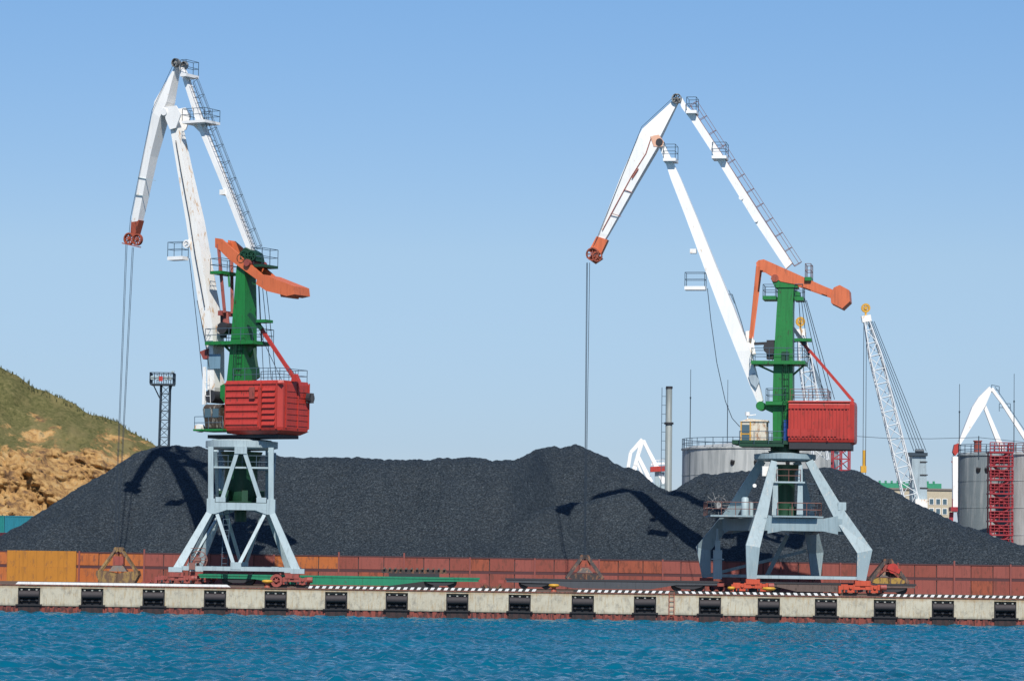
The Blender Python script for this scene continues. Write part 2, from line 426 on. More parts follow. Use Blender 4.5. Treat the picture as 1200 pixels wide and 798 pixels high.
# yellow plates
def plate(z0, z1, y, lab):
    x0, x1 = XY(8, y, 665), XY(89, y, 665)
    setorg(((x0 + x1) / 2, y, z0)); mb = MB(); n = 4
    mb.box(x0, x1, y, y + .10, z0 + .004, z1)
    for k in range(n + 1):
        xx = x0 + (x1 - x0 - .12) * k / n; mb.box(xx, xx + .12, y + .102, y + .3, z0 + .01, z1 - .02)
    o = mb.build('steel_plate', paint('ochre_plate', (.42, .165, .010), .3, (.27, .11, .02), .6, var=.14)); tag(o, lab, 'steel plate', 'ochre steel plates at the left end')
zz = [ZY(45, 683.5, 268), ZY(45, 664, 268), ZY(45, 645, 268)]
zz[0] = QZ
plate(zz[0], zz[1], 268.0, 'lower ochre yellow steel plate leaning at the left end of the red wall')
plate(zz[1], zz[2], 268.03, 'upper ochre yellow steel plate standing on the lower one at the left end')

# ------------------------------------------------------------------ coal
RP = [(-700, 640), (-60, 665), (0, 628), (40, 605), (90, 573), (130, 549), (160, 531), (185, 524), (205, 522), (235, 524), (262, 531), (300, 535), (330, 537), (360, 538), (400, 539), (425, 538), (450, 541), (500, 541), (525, 539), (545, 537), (562, 538), (580, 543), (605, 541),
      (618, 534), (635, 525), (655, 522.5), (675, 523), (692, 528), (705, 535), (720, 545), (735, 549), (748, 553), (765, 566), (783, 578), (790, 578), (800, 569), (815, 560), (828, 557), (838, 558), (850, 555), (866, 552),
      (885, 553), (930, 552), (975, 551), (1000, 552), (1015, 558), (1040, 574), (1075, 592), (1110, 608), (1150, 624), (1180, 636), (1215, 645), (1300, 662)]
TS = math.tan(math.radians(31.5))
Z0 = WT - .12
def sstep(a, b, x): t_ = max(0, min(1, (x - a) / (b - a))); return t_ * t_ * (3 - 2 * t_)
OX = [XY(p_, 285, 600) for p_ in (585, 655, 768, 792)]
def OFF(x): return 6.5 * sstep(OX[0], OX[1], x) * (1 - sstep(OX[2], OX[3], x))
FP = [(560, 640), (600, 612), (640, 597), (665, 592), (690, 589), (720, 582), (745, 577.5), (770, 577), (785, 578)]
fpx, fpz = [], []
for px, py in FP:
    Y = 280.
    for _ in range(12): p = P(px, py, Y); Y = .5 * Y + .5 * (WY + 1.5 + max(0, p.z - Z0) / TS)
    fpx.append(p.x); fpz.append(p.z)
ridx, ridz = [], []
for px, py in RP:
    Y = 290.
    for _ in range(12):
        p = P(px, py, Y); Y = .5 * Y + .5 * (WY + .3 + 1.2 + OFF(p.x) + max(0, p.z - Z0) / TS)
    ridx.append(p.x); ridz.append(p.z)
def coal():
    xs = np.concatenate([np.arange(-90, -52, 1.), np.arange(-52, 52, .17), np.arange(52, 90, 1.)])
    ys = np.concatenate([WY + .1 + np.arange(0, 28, .17), WY + 28.1 + np.arange(0, 30, .7)])
    R = np.interp(xs, ridx, ridz)
    k = np.ones(5) / 5; R = np.convolve(np.pad(R, 2, 'edge'), k, 'valid')
    vs = np.zeros((len(ys), len(xs), 3))
    sk = [noise.noise(Vector((x * .7, 1, 2))) * .22 + noise.noise(Vector((x * 2.0, 5, 2))) * .13 for x in xs]
    for i, y in enumerate(ys):
        for j, x in enumerate(xs):
            r = R[j] + sk[j]
            nb = noise.noise(Vector((x * .09, y * .05, 3.1))) * 1.5 + noise.noise(Vector((x * .3 - y * .12, y * .10, 1.7))) * .55 \
                + noise.noise(Vector((x * .9 , y * .35, 7))) * .16 - .55 * abs(math.cos(math.pi * (x / 8.5 + .35 * noise.noise(Vector((x * .1, y * .08, 4))) + .02 * (y - WY)))) ** 3
            front = Z0 + (y - WY - .3) * TS + nb * min(1, (y - WY) / 4)
            o_ = OFF(x)
            if o_ > .05:
                fc = float(np.interp(x, fpx, fpz)) + .2 + noise.noise(Vector((x * .8, 2, 8))) * .15; d1 = front - fc; f1 = fc - .25 * math.log(1 + math.exp(-d1 / .25)) if -6 < d1 < 6 else min(front, fc)
                f1 -= max(0, (y - (WY + 1.2 + (fc - Z0) / TS))) * .18
                f2 = front - o_ * TS; front = max(f1, f2)
            back = r + .25 - max(0, (y - (WY + 2.5 + o_ + (r - Z0) / TS))) * .12
            back2 = Z0 + (WY + 62 - y) * .55
            a = min(front, back2); d = a - back; kk = .55
            h = a if d < -3 * kk else (back if d > 3 * kk else (-kk * math.log(math.exp(-(a - back) / kk) + 1) + back))
            if -52 < x < 52 and y < WY + 28:
                h += noise.noise(Vector((x * 2.3, y * 2.3, h * 2))) * .07 + random.uniform(-.045, .045)
            vs[i, j] = (x, y, max(h, QZ - .1))
    n, m = len(ys), len(xs); me = bpy.data.meshes.new('coal_heaps'); idx = np.arange(n * m).reshape(n, m)
    q = np.stack([idx[:-1, :-1], idx[:-1, 1:], idx[1:, 1:], idx[1:, :-1]], -1).reshape(-1, 4)
    me.from_pydata(vs.reshape(-1, 3).tolist(), [], q.tolist()); me.update()
    m_, t, b, N, L = nt('coal')
    v = coords(N, L); n1 = noise_n(N, L, v, 6.5, 6, .85); n2 = noise_n(N, L, coords(N, L, (.35, .10, .12)), 1.0, 7, .65)
    r = ramp(N, [(.37, (.003, .006, .009)), (.5, (.015, .024, .032)), (.63, (.085, .108, .128))]); L.new(n1.outputs['Fac'], r.inputs[0])
    c = mixc(N, L, n2.outputs['Fac'], (.50, .55, .60), (1.3, 1.22, 1.15)); mm = N.new('ShaderNodeMix'); mm.data_type = 'RGBA'; mm.blend_type = 'MULTIPLY'; mm.inputs[0].default_value = 1
    L.new(r.outputs[0], mm.inputs[6]); L.new(c, mm.inputs[7]); L.new(mm.outputs[2], b.inputs['Base Color'])
    b.inputs['Roughness'].default_value = .6; b.inputs['Specular IOR Level'].default_value = .3
    bump(N, L, b, n1.outputs['Fac'], .7, .10)
    me.materials.append(m_); o = bpy.data.objects.new('coal_heaps', me); COL.objects.link(o)
    tag(o, 'huge dark heaps of loose coal piled behind the red wall', 'coal', kind='stuff')
coal()

# ------------------------------------------------------------------ hill
def hill():
    SP = [(-900, 300), (-400, 380), (-100, 405), (-30, 418), (0, 430), (20, 441), (40, 454), (58, 461), (75, 467), (92, 477), (108, 486), (122, 489), (138, 494), (150, 503), (163, 511), (175, 517), (184, 525), (200, 545), (225, 572), (260, 610), (300, 650), (420, 665)]
    YT = 640.
    hx = [P(a, b, YT).x for a, b in SP]; hz = [P(a, b, YT).z for a, b in SP]
    xs = np.concatenate([np.arange(-250, -110, 4), np.arange(-110, -55, .42), np.arange(-55, 0, 3)]); ns = 120
    ROCK = Vector((-60, 0, 12)); vs = []; rows = list(np.linspace(0, 1, ns)) + [1.05, 1.2, 1.5, 2]
    for s in rows:
        for x in xs:
            top = float(np.interp(x, hx, hz)) + noise.noise(Vector((x * .35, 0, 5))) * .5
            if s <= 1:
                z = 2 + (top - 2) * s; y = 590 + (YT - 590) * (s ** 1.25)
                rk = max(0, min(1, 3.0 - 2.9 * (z - 2) / 28.)); nz = 0
                q = Vector((x * .11, y * .11, z * .14))
                q2 = Vector((x * .22 + z * .08, y * .1, z * .11 - x * .04)); nz = noise.hetero_terrain(q, .9, 2.1, 5, .6) * 2.2 + noise.noise(q2 * 1.4) * 2.6 + abs(noise.noise(q2 * 3.1)) * 2.6 + noise.noise(q2 * 6.3) * 1.5 + abs(noise.noise(q2 * 13)) * 1.1
                sm = noise.noise(Vector((x * .09 + z * .05, z * .10, 9))) * 4.5 + noise.noise(Vector((x * .3 + z * .15, z * .16, 4))) * 1.5 + noise.noise(Vector((x * .7, z * .8, 9))) * .5
                y += -nz * rk * 1.15 + sm * (1 - rk) * min(1, (1 - s) * 6) + (noise.noise(q * 2) * 1.5)
            else:
                z = top - (s - 1) * 8; y = YT + (s - 1) * 90
            vs.append((x, y, z))
    n, m = len(rows), len(xs); me = bpy.data.meshes.new('hill'); idx = np.arange(n * m).reshape(n, m)
    q = np.stack([idx[:-1, :-1], idx[:-1, 1:], idx[1:, 1:], idx[1:, :-1]], -1).reshape(-1, 4)
    me.from_pydata(vs, [], q.tolist()); me.update(); me.polygons.foreach_set('use_smooth', np.ones(len(q), bool))
    m_, t, b, N, L = nt('grassy_rock')
    v = coords(N, L); g = noise_n(N, L, v, 1.3, 7, .7); g2 = noise_n(N, L, coords(N, L, (.12, .12, .3)), 1, 4)
    gr = ramp(N, [(.28, (.045, .048, .018)), (.45, (.092, .092, .036)), (.58, (.135, .125, .052)), (.75, (.22, .185, .09))]); L.new(g.outputs['Fac'], gr.inputs[0])
    k = noise_n(N, L, coords(N, L, (.42, .42, .24)), 1.0, 10, .74)
    rr = ramp(N, [(.30, (.07, .040, .03)), (.40, (.15, .09, .05)), (.48, (.33, .19, .075)), (.57, (.46, .29, .12)), (.62, (.40, .28, .15)), (.67, (.13, .12, .05))]); L.new(k.outputs['Fac'], rr.inputs[0])
    sx = N.new('ShaderNodeSeparateXYZ'); L.new(v, sx.inputs[0])
    mp = N.new('ShaderNodeMapRange'); mp.inputs[1].default_value = 16; mp.inputs[2].default_value = 36; L.new(sx.outputs[2], mp.inputs[0])
    n5 = noise_n(N, L, coords(N, L, (.10, .10, .10)), 1.0, 7, .7)
    a1 = N.new('ShaderNodeMath'); a1.operation = 'MULTIPLY_ADD'; a1.inputs[1].default_value = 2.1; L.new(n5.outputs['Fac'], a1.inputs[0]); a1.inputs[2].default_value = -1.05
    a2 = N.new('ShaderNodeMath'); a2.operation = 'ADD'; L.new(a1.outputs[0], a2.inputs[0]); L.new(mp.outputs[0], a2.inputs[1])
    mr = ramp(N, [(.46, (0, 0, 0)), (.56, (1, 1, 1))]); L.new(a2.outputs[0], mr.inputs[0])
    g3 = noise_n(N, L, coords(N, L, (.16, .10, .07)), 1.0, 6, .6); gq = ramp(N, [(.46, (0, 0, 0)), (.62, (.75, .75, .75))]); L.new(g3.outputs['Fac'], gq.inputs[0])
    gmix = mixc(N, L, gq.outputs[0], gr.outputs[0], (.20, .165, .075))
    L.new(mixc(N, L, mr.outputs[0], rr.outputs[0], gmix), b.inputs['Base Color']); b.inputs['Roughness'].default_value = .95
    b.inputs['Specular IOR Level'].default_value = .1
    bump(N, L, b, k.outputs['Fac'], .6, .8)
    me.materials.append(m_); o = bpy.data.objects.new('hill', me); COL.objects.link(o)
    tag(o, 'grassy hill with ochre rock face at the left', kind='structure')
    # scrub on the ridge
    setorg((0, 0, 0)); mb = MB()
    for _ in range(260):
        px = random.uniform(0, 184); x = XY(px, YT, 480); z = float(np.interp(x, hx, hz)); h = random.uniform(.15, .7) * (1.9 if 20 < px < 45 and random.random() < .4 else 1)
        y = YT - random.uniform(-1, 2); z -= max(0, YT - y) * .5
        for k in range(4):
            dx, dy = random.uniform(-.35, .35) * h, random.uniform(-.3, .3) * h
            mb.add([(x - .07, y, z - .3), (x + .07, y, z - .3), (x + dx, y + dy, z + h)], [(0, 1, 2)])
    tag(mb.build('hilltop_scrub', flat('dry_scrub', (.05, .055, .02), .9)), 'thin dry scrub and tall grass on the hill crest', 'scrub', kind='stuff')
hill()

# ------------------------------------------------------------------ containers at left
def container(x0, x1, y, z0, h, mat, lab):
    root = thing('shipping_container', ((x0 + x1) / 2, y, z0), lab, 'container', 'containers stacked below the hill')
    mb = MB(); n = int((x1 - x0) / .28); w = (x1 - x0) / n; pr = []
    for i in range(n):
        a = x0 + i * w; pr += [(a, y), (a + w * .35, y), (a + w * .5, y + .06), (a + w * .85, y + .06)]
    pr += [(x1, y), (x1, y + 2.4), (x0, y + 2.4)]
    mb.loft([[(px, py, z0 + .12) for px, py in pr], [(px, py, z0 + h - .12) for px, py in pr]])
    mb.build('corrugated_body', mat, root)
    mb = MB()
    for z in (z0, z0 + h - .13): mb.box(x0 - .05, x1 + .05, y - .04, y + 2.44, z + .002, z + .128)
    for xx in (x0 - .06, x1 - .06): mb.box(xx, xx + .12, y - .045, y + .1, z0 + .01, z0 + h - .01)
    mb.build('frame', mat, root)
Yc = 500.; hh = (ZY(10, 604, Yc) - QZ) / 3
TEAL = paint('teal_paint', (.01, .20, .19), .08); TEALB = paint('teal_blue_paint', (.015, .19, .25), .08); MAROON = paint('maroon_paint', (.10, .018, .03), .1)
xc_ = XY(6, Yc, 610)
container(xc_ - 12.2, xc_ - .2, Yc, QZ + 2 * hh, hh, TEAL, 'teal green shipping container on top of the stack at the left edge')
container(xc_, xc_ + 12, Yc, QZ + 2 * hh, hh, TEALB, 'teal blue corrugated container topmost below the rocky hill')
container(xc_ - 9, xc_ + 3, Yc, QZ + hh, hh, MAROON, 'maroon container under the teal ones below the hill')
container(xc_ - 9, xc_ + 3, Yc, QZ, hh, MAROON, 'maroon container at the bottom of the stack below the hill')

# ------------------------------------------------------------------ crane helper
class Crane:
    def __init__(s, px, Y, th):
        s.c = Vector((XY(px, Y, 640), Y, 0)); t = math.radians(th)
        s.u = Vector((-math.cos(t), math.sin(t), 0)); s.v = Vector((-math.sin(t), -math.cos(t), 0))
    def J(s, px, py, v=0.0):
        d = ray(px, py); t = (v - (CAM - s.c).dot(s.v)) / d.dot(s.v); p = CAM + d * t
        return (p - s.c).dot(s.u), p.z
    def W(s, u, v, z): q = s.c + s.u * u + s.v * v; return Vector((q.x, q.y, z))
    def JW(s, px, py, v=0.0): u, z = s.J(px, py, v); return s.W(u, v, z)
    def girder(s, mb, stn):           # (pxL, pyL, pxR, pyR, halfwidth)
        rings = []
        for (a, ay, b, by, w) in stn:
            ul, zl = s.J(a, ay, w); ur, zr = s.J(b, by, -w)
            if ul - ur < .18:
                m = (ul + ur) / 2; ul, ur = m + .09, m - .09
            rings.append([s.W(ul, w, zl), s.W(ul, -w, zl), s.W(ur, -w, zr), s.W(ur, w, zr)])
        mb.loft(rings)
    def prism(s, mb, pts, v0, v1, vref=None):
        vref = v1 if vref is None else vref
        uz = [s.J(a, b, vref) for a, b in pts]
        mb.loft([[s.W(u, v0, z) for u, z in uz], [s.W(u, v1, z) for u, z in uz]])
    def cbox(s, mb, u0, u1, v0, v1, z0, z1):
        mb.hexa([s.W(u0, v0, z0), s.W(u1, v0, z0), s.W(u1, v1, z0), s.W(u0, v1, z0)], [s.W(u0, v0, z1), s.W(u1, v0, z1), s.W(u1, v1, z1), s.W(u0, v1, z1)])
    def deck(s, root, name, px0, px1, py, v0, v1, mat, rmat=None, th=.16, h=1.05, sides='abcd', under=None):
        u0, z0 = s.J(px0, py, max(v0, v1)); u1, z1 = s.J(px1, py, min(v0, v1)); z = (z0 + z1) / 2
        if u0 - u1 < .5: u1 = u0 - .5
        mb = MB(); s.cbox(mb, u0, u1, v0, v1, z - th, z)
        if under:
            um = (u0 + u1) / 2
            for f in under: mb.beam(s.W(u0 + (u1 - u0) * f[0], (v0 + v1) / 2, z - th), s.W(u0 + (u1 - u0) * f[1], (v0 + v1) / 2, z - th - f[2]), .16, .16)
        d = mb.build(name, mat, root)
        if rmat:
            mb = MB(); e = .04
            su = 1 if u1 > u0 else -1
            A, B, C, D = s.W(u0 + e * su, v0, z), s.W(u1 - e * su, v0, z), s.W(u1 - e * su, v1, z), s.W(u0 + e * su, v1, z)
            for k, pq in (('a', (A, B)), ('b', (B, C)), ('c', (C, D)), ('d', (D, A))):
                if k in sides: mb.rail(pq, h)
            mb.build('railing', rmat, d)
        return d
    def pulley(s, root, px, py, r, v, w=.25, mat=None, name='pulley', spokes=8, parent=None):
        c = s.JW(px, py, v); mb = MB(); a = s.v
        mb.ring(c, a, r * .80, r, w); mb.tube(c - a * w * .55, c + a * w * .55, r * .22, 10)
        for k in range(spokes):
            ang = 2 * math.pi * k / spokes; e = s.u * math.cos(ang) + Vector((0, 0, 1)) * math.sin(ang)
            mb.beam(c, c + e * r * .9, .09, .09, ref=tuple(a))
        return mb.build(name, mat or PULLEY, root)
def hooped(mb, p, q, out, side, r=.34, step=1.5, every=None):
    p, q, out = Vector(p), Vector(q), Vector(out).normalized(); side = Vector(side).normalized()
    mb.ladder(p, q, side, .5, .5, .03); n = int((q - p).length / step); prev = None
    for i in range(n + 1):
        c = p.lerp(q, i / n); pts = [c + side * .3 * math.cos(a) + out * (.72 * math.sin(a)) for a in [math.pi * k / 5 for k in range(6)]]
        mb.path(pts, .022, 4)
        if prev:
            for k in (1, 2, 3, 4): mb.tube(prev[k], pts[k], .016, 4)
        prev = pts

def bogie(parent, x, y, z0, z1, L, mat, name='bogie', s=1.0):
    mb = MB(); h = z1 - z0
    mb.box(x - L * .18, x + L * .18, y - .45, y + .45, z0 + h * .62, z1 - .02)
    mb.hexa([(x - L * .5, y - .32, z0 + h * .36), (x + L * .5, y - .32, z0 + h * .36), (x + L * .5, y + .32, z0 + h * .36), (x - L * .5, y + .32, z0 + h * .36)],
            [(x - L * .42, y - .32, z0 + h * .66), (x + L * .42, y - .32, z0 + h * .66), (x + L * .42, y + .32, z0 + h * .66), (x - L * .42, y + .32, z0 + h * .66)])
    for k in (-.42, -.14, .14, .42): mb.box(x + k * L - .28, x + k * L + .28, y - .40, y - .322, z0 + h * .34, z0 + h * .72)
    for k in (-.28, .28):
        mb.box(x + k * L - L * .16, x + k * L + L * .16, y - .36, y + .36, z0 + h * .14, z0 + h * .345)
        mb.tube((x + k * L, y - .5, z0 + h * .5), (x + k * L, y + .5, z0 + h * .5), .12, 8)
    b = mb.build(name, mat, parent)
    for k in (-.38, -.16, .16, .38):
        w = MB(); w.tube((x + k * L, y - .09, z0 + .28), (x + k * L, y + .09, z0 + .28), .27, 14); w.tube((x + k * L, y - .42, z0 + .28), (x + k * L, y + .2, z0 + .28), .10, 8)
        w.build('wheel', DARK, b)
    m = MB(); m.box(x - L * .56, x - L * .5, y - .5, y + .2, z0 + .1, z0 + h * .6); m.build('rail_guard', mat, b)
    m = MB(); m.tube((x + L * .40, y - .55, z0 + h * .52), (x + L * .54, y - .55, z0 + h * .52), .24, 10)
    m.build('drive_motor', BOGRED, b)
    return b

# ================================================================== LEFT CRANE
K = Crane(281, 257.0, 30)
cx, cy = K.c.x, K.c.y
LC = thing('portal_crane', (cx, cy, QZ), 'white, green and red portal crane on a straight pale blue braced portal at the left', 'portal crane')
fY, bY = 252.2, 261.8
def Lp(px, py, Y=252.2): return P(px, py, Y)
zf = Lp(277, 667).z; zm = Lp(277, 593).z; zt = Lp(277, 523).z
def sym(px, py, k, y):     # mirror front coordinate to plane y
    p = Lp(px, py); return Vector((p.x, y, p.z))
RN = .80
for Y, back in ((fY, 0), (bY, 1)):
    yi = Y + (1.6 if not back else -1.6)
    for sgn, fp, mp_, tp in ((-1, (206, 664), (245, 600), (245, 522)), (1, (349, 666), (316, 601), (316, 523))):
        f = Lp(*fp); m_ = Lp(*mp_); t_ = Lp(*tp)
        if back:
            for q_ in (f, m_, t_): q_.x = cx + (q_.x - cx) * RN - .2
        mb = MB(); pts = [Vector((f.x, Y, zf - .25)), Vector((m_.x, yi, m_.z + .2)), Vector((t_.x, yi, zt))]
        mb.beam(pts[0], pts[1], .66, .50, ref=(0, 1, 0), w2=.46, h2=.4)
        mb.beam(pts[1], pts[2], .42, .42, ref=(0, 1, 0))
        mb.box(pts[1].x - .33, pts[1].x + .33, yi - .29, yi + .29, zm - .62, zm + .62)
        mb.box(f.x - .55, f.x + .55, Y - .36, Y + .36, zf - .27, zf + .12)
        mb.build('leg', GREYBL, LC)
    xl, xr = Lp(247, 593).x, Lp(314, 593).x; xm = Lp(279, 593).x
    if back: xl, xr, xm = [cx + (q_ - cx) * RN - .2 for q_ in (xl, xr, xm)]
    mb = MB(); mb.box(xl + .2, xr - .2, yi - .25, yi + .25, zm - .28, zm + .30)
    for a, b in ((xl + .2, 1), (xr - .2, -1)):
        mb.hexa([(a, yi - .245, zm - .62), (a, yi + .245, zm - .62), (a, yi + .245, zm - .27), (a, yi - .245, zm - .27)], [(a + b * .9, yi - .245, zm - .30), (a + b * .9, yi + .245, zm - .30), (a + b * .9, yi + .245, zm - .27), (a + b * .9, yi - .245, zm - .27)])
    mb.build('cross_beam', GREYBL, LC)
    mb = MB(); fl, fr = Lp(207, 665).x, Lp(347, 665).x
    if back: fl, fr = [cx + (q_ - cx) * RN - .2 for q_ in (fl, fr)]
    mb.box(fl + .4, fr - .4, Y - .20, Y + .20, zf - .12, zf + .22); mb.box(xm - .5, xm + .35, Y - .24, Y + .24, zf + .0, zf + .58); mb.build('bottom_beam', GREYBL, LC)
    mb = MB()      # upper A braces
    mb.beam((xm - .2, yi, zt - .1), (xl + .75, yi, zm + .5), .32, .30, ref=(0, 1, 0)); mb.beam((xm + .2, yi, zt - .1), (xr - .75, yi, zm + .5), .32, .30, ref=(0, 1, 0))
    mb.box(xm - .5, xm + .5, yi - .22, yi + .22, zt - .55, zt + .05)
    for xx in (xl + .65, xr - .65): mb.box(xx - .4, xx + .4, yi - .28, yi + .28, zm + .34, zm + .75)
    mb.build('upper_brace', GREYBL, LC)
    mb = MB()      # lower V
    mb.beam((xm - .22, Y, zf + .3), (xl + .35, yi, zm - .55), .27, .25, ref=(0, 1, 0)); mb.beam((xm + .12, Y, zf + .3), (xr - .35, yi, zm - .55), .27, .25, ref=(0, 1, 0))
    mb.build('lower_brace', GREYBL, LC)
for xs_, xo in ((Lp(245, 593).x, Lp(206, 665).x), (Lp(316, 593).x, Lp(349, 665).x)):
    mb = MB(); s_ = 1 if xs_ > cx else -1; xs_ -= s_ * .25; xo -= s_ * .5; mb.box(xs_ - .2, xs_ + .2, fY + 1.95, bY - 1.95, zm - .3, zm + .3); mb.box(xo - .18, xo + .18, fY + .4, bY - .4, zf - .1, zf + .2)
    mb.beam((xs_, fY + 1.9, zt - .3), (xs_, cy, zm + .3), .25, .25, ref=(1, 0, 0)); mb.beam((xs_, bY - 1.9, zt - .3), (xs_, cy, zm + .3), .25, .25, ref=(1, 0, 0))
    mb.beam((xs_, fY + 1.7, zm - .4), (xo, cy, zf + .2), .22, .22, ref=(1, 0, 0)); mb.beam((xs_, bY - 1.7, zm - .4), (xo, cy, zf + .2), .22, .22, ref=(1, 0, 0))
    mb.build('side_brace', GREYBL, LC)
# deck lines half way up the portal
zp = Lp(280, 547).z; xl, xr = Lp(247, 547).x, Lp(314, 547).x
for yy in (fY + 2.2, bY - 2.2): mb = MB(); mb.box(xl, xr, yy - .5, yy + .5, zp - .07, zp + .07); d = mb.build('walkway', GREYBL, LC)
for yy in (fY + 2.6, bY - 2.6): mb = MB(); mb.rail([(xl, yy, zp), (xr, yy, zp)], 1.0); mb.build('railing', RAILM, d)
# ring and column
xm = cx; zr0 = Lp(281, 523).z; zr1 = Lp(281, 515).z
def lathe(c, prof, n=32): return [[(c.x + r * math.cos(2 * math.pi * i / n), c.y + r * math.sin(2 * math.pi * i / n), z) for i in range(n)] for r, z in prof]
mb = MB(); mb.loft(lathe(K.c, [(2.5, zr0 - .12), (2.75, zr0 - .02), (2.98, zr0 + .02), (2.98, zr1), (2.6, zr1 + .02), (2.4, zr1 + .12)], 40)); mb.build('slewing_ring', GREYBL, LC)
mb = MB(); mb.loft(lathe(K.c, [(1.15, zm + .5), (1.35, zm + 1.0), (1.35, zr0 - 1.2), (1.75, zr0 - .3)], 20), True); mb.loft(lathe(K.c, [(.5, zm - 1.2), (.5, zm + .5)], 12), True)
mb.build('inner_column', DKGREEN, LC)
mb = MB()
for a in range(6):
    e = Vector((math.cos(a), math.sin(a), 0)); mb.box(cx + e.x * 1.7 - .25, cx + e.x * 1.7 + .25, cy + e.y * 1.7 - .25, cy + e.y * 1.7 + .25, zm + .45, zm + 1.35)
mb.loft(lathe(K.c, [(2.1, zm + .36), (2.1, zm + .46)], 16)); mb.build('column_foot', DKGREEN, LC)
mb = MB(); mb.ladder((cx - .9, fY + 1.4, zf), (cx - .9, fY + 2.2, zm + .3), (1, 0, 0), .5); mb.build('ladder', RAILM, LC)
# bogies
for (px, py, Y) in ((208, 676, fY), (343, 678, fY), (208, 676, bY), (343, 678, bY)):
    bogie(LC, XY(px, fY) if Y == fY else cx + (XY(px, fY) - cx) * RN - .2, Y, QZ + .12, zf - .28, 3.1, BOGRED)
mb = MB(); c = Lp(324, 680, 251.6); mb.ring(c, (0, 1, 0), .30, .52, .2, 14); mb.tube(c - Vector((0, .2, 0)), c + Vector((0, .4, 0)), .14, 8)
for k in range(6): e = Vector((math.cos(k * 1.05), 0, math.sin(k * 1.05))); mb.beam(c, c + e * .45, .07, .07, ref=(0, 1, 0))
mb.build('brake_wheel', BOGRED, LC)
# cable reel
c = Lp(232, 656, 253.2); mb = MB(); mb.ring(c, (0, 1, 0), .70, .76, .06, 18); mb.tube(c - Vector((0, .3, 0)), c + Vector((0, .3, 0)), .25, 10)
for k in range(10): e = Vector((math.cos(k * .628), 0, math.sin(k * .628))); mb.beam(c, c + e * .74, .05, .05, ref=(0, 1, 0))
mb.ring(c + Vector((0, .3, 0)), (0, 1, 0), .70, .76, .06, 18)
mb.beam(c, (c.x, c.y, zf), .15, .15); mb.build('cable_reel', RAILR, LC)
mb = MB(); mb.rail([Lp(223, 664, 252.6), Lp(240, 664, 252.6)], 1.5); mb.box(Lp(222, 665).x, Lp(229, 665).x, 251.8, 252.0, zf - .05, zf + .5); mb.build('reel_guard', RAILR, LC)

# --- slewing part
hl = K.J(335, 445, 2.2); zh1 = hl[1]; zh0 = K.J(330, 508, 2.2)[1]
mb = MB(); K.cbox(mb, 2.4, -4.6, 1.5, -1.5, zh0 - .30, zh0 - .02); mb.loft(lathe(K.c, [(2.2, zr1 + .13), (2.2, zh0 - .39)], 24))
mb.build('slewing_platform', DARK, LC)
def house(root, u0, u1, w, z0, z1, horiz):
    mb = MB(); ch = .35
    pr = [(u0, w), (u1 + ch, w), (u1, w - ch), (u1, -w + ch), (u1 + ch, -w), (u0, -w)]
    mb.loft([[K.W(u, v, z0 + .3) for u, v in [(a * .995, b * .96) for a, b in pr]], [K.W(u, v, z0 + .55) for u, v in pr], [K.W(u, v, z1 - .3) for u, v in pr], [K.W(u, v, z1) for u, v in [(a * .985 - .02, b * .95) for a, b in pr]]])
    mb.hexa([K.W(u0 - .5, w - .5, z0), K.W(u1 + .7, w - .5, z0), K.W(u1 + .7, -w + .5, z0), K.W(u0 - .5, -w + .5, z0)], [K.W(u0 - .02, w - .08, z0 + .31), K.W(u1 + .1, w - .08, z0 + .31), K.W(u1 + .1, -w + .08, z0 + .31), K.W(u0 - .02, -w + .08, z0 + .31)])
    if not horiz:
        mb2 = MB(); K.cbox(mb2, u0 - .05, u1 + .3, w - .15, -w + .15, z0 - .28, z0 + .28); mb2.build('base_frame', DARK, root)
    h = mb.build('machine_house', RED, root)
    return h
H = house(LC, .25, -5.3, 2.2, zh0, zh1, True)
mb = MB(); hh_ = zh1 - zh0
for k in range(6):
    z = zh0 + .65 + k * (hh_ - 1.0) / 6
    for u0, u1 in ((.1, -3.05),):
        mb.hexa([K.W(u0, 2.2, z), K.W(u1, 2.2, z), K.W(u1, 2.203, z), K.W(u0, 2.203, z)][:4], [K.W(u0, 2.2, z + .42), K.W(u1, 2.2, z + .42), K.W(u1, 2.30, z + .12), K.W(u0, 2.30, z + .12)])
mb.build('side_ribs', RED, H)
mb = MB()
for k in range(7):
    z = zh0 + .7 + k * (hh_ - 1.1) / 7
    mb.hexa([K.W(-3.5, 2.2, z), K.W(-4.75, 2.2, z), K.W(-4.75, 2.34, z), K.W(-3.5, 2.34, z)], [K.W(-3.5, 2.2, z + .30), K.W(-4.75, 2.2, z + .30), K.W(-4.75, 2.21, z + .30), K.W(-3.5, 2.21, z + .30)])
    mb.hexa([K.W(-5.3, 1.5, z), K.W(-5.3, -1.7, z), K.W(-5.34, -1.7, z), K.W(-5.34, 1.5, z)], [K.W(-5.3, 1.5, z + .06), K.W(-5.3, -1.7, z + .06), K.W(-5.34, -1.7, z + .06), K.W(-5.34, 1.5, z + .06)])
mb.build('louvre', RED, H)
mb = MB(); K.cbox(mb, -3.32, -3.42, 2.2, 2.32, zh0 + .4, zh1 - .1); K.cbox(mb, -4.85, -4.95, 2.2, 2.3, zh0 + .4, zh1 - .1)
for v in (1.5, -.2, -1.8): K.cbox(mb, -5.3, -5.37, v, v - .1, zh0 + .5, zh1 - .1)
K.cbox(mb, .3, -5.4, 2.28, 2.0, zh1 - .32, zh1 - .22)
mb.build('corner_frame', RED, H)
mb = MB(); K.cbox(mb, -2.3, -2.8, 2.3, 2.42, zh1 - 1.5, zh1 - .55); mb.build('vent_hood', BOGRED, H)
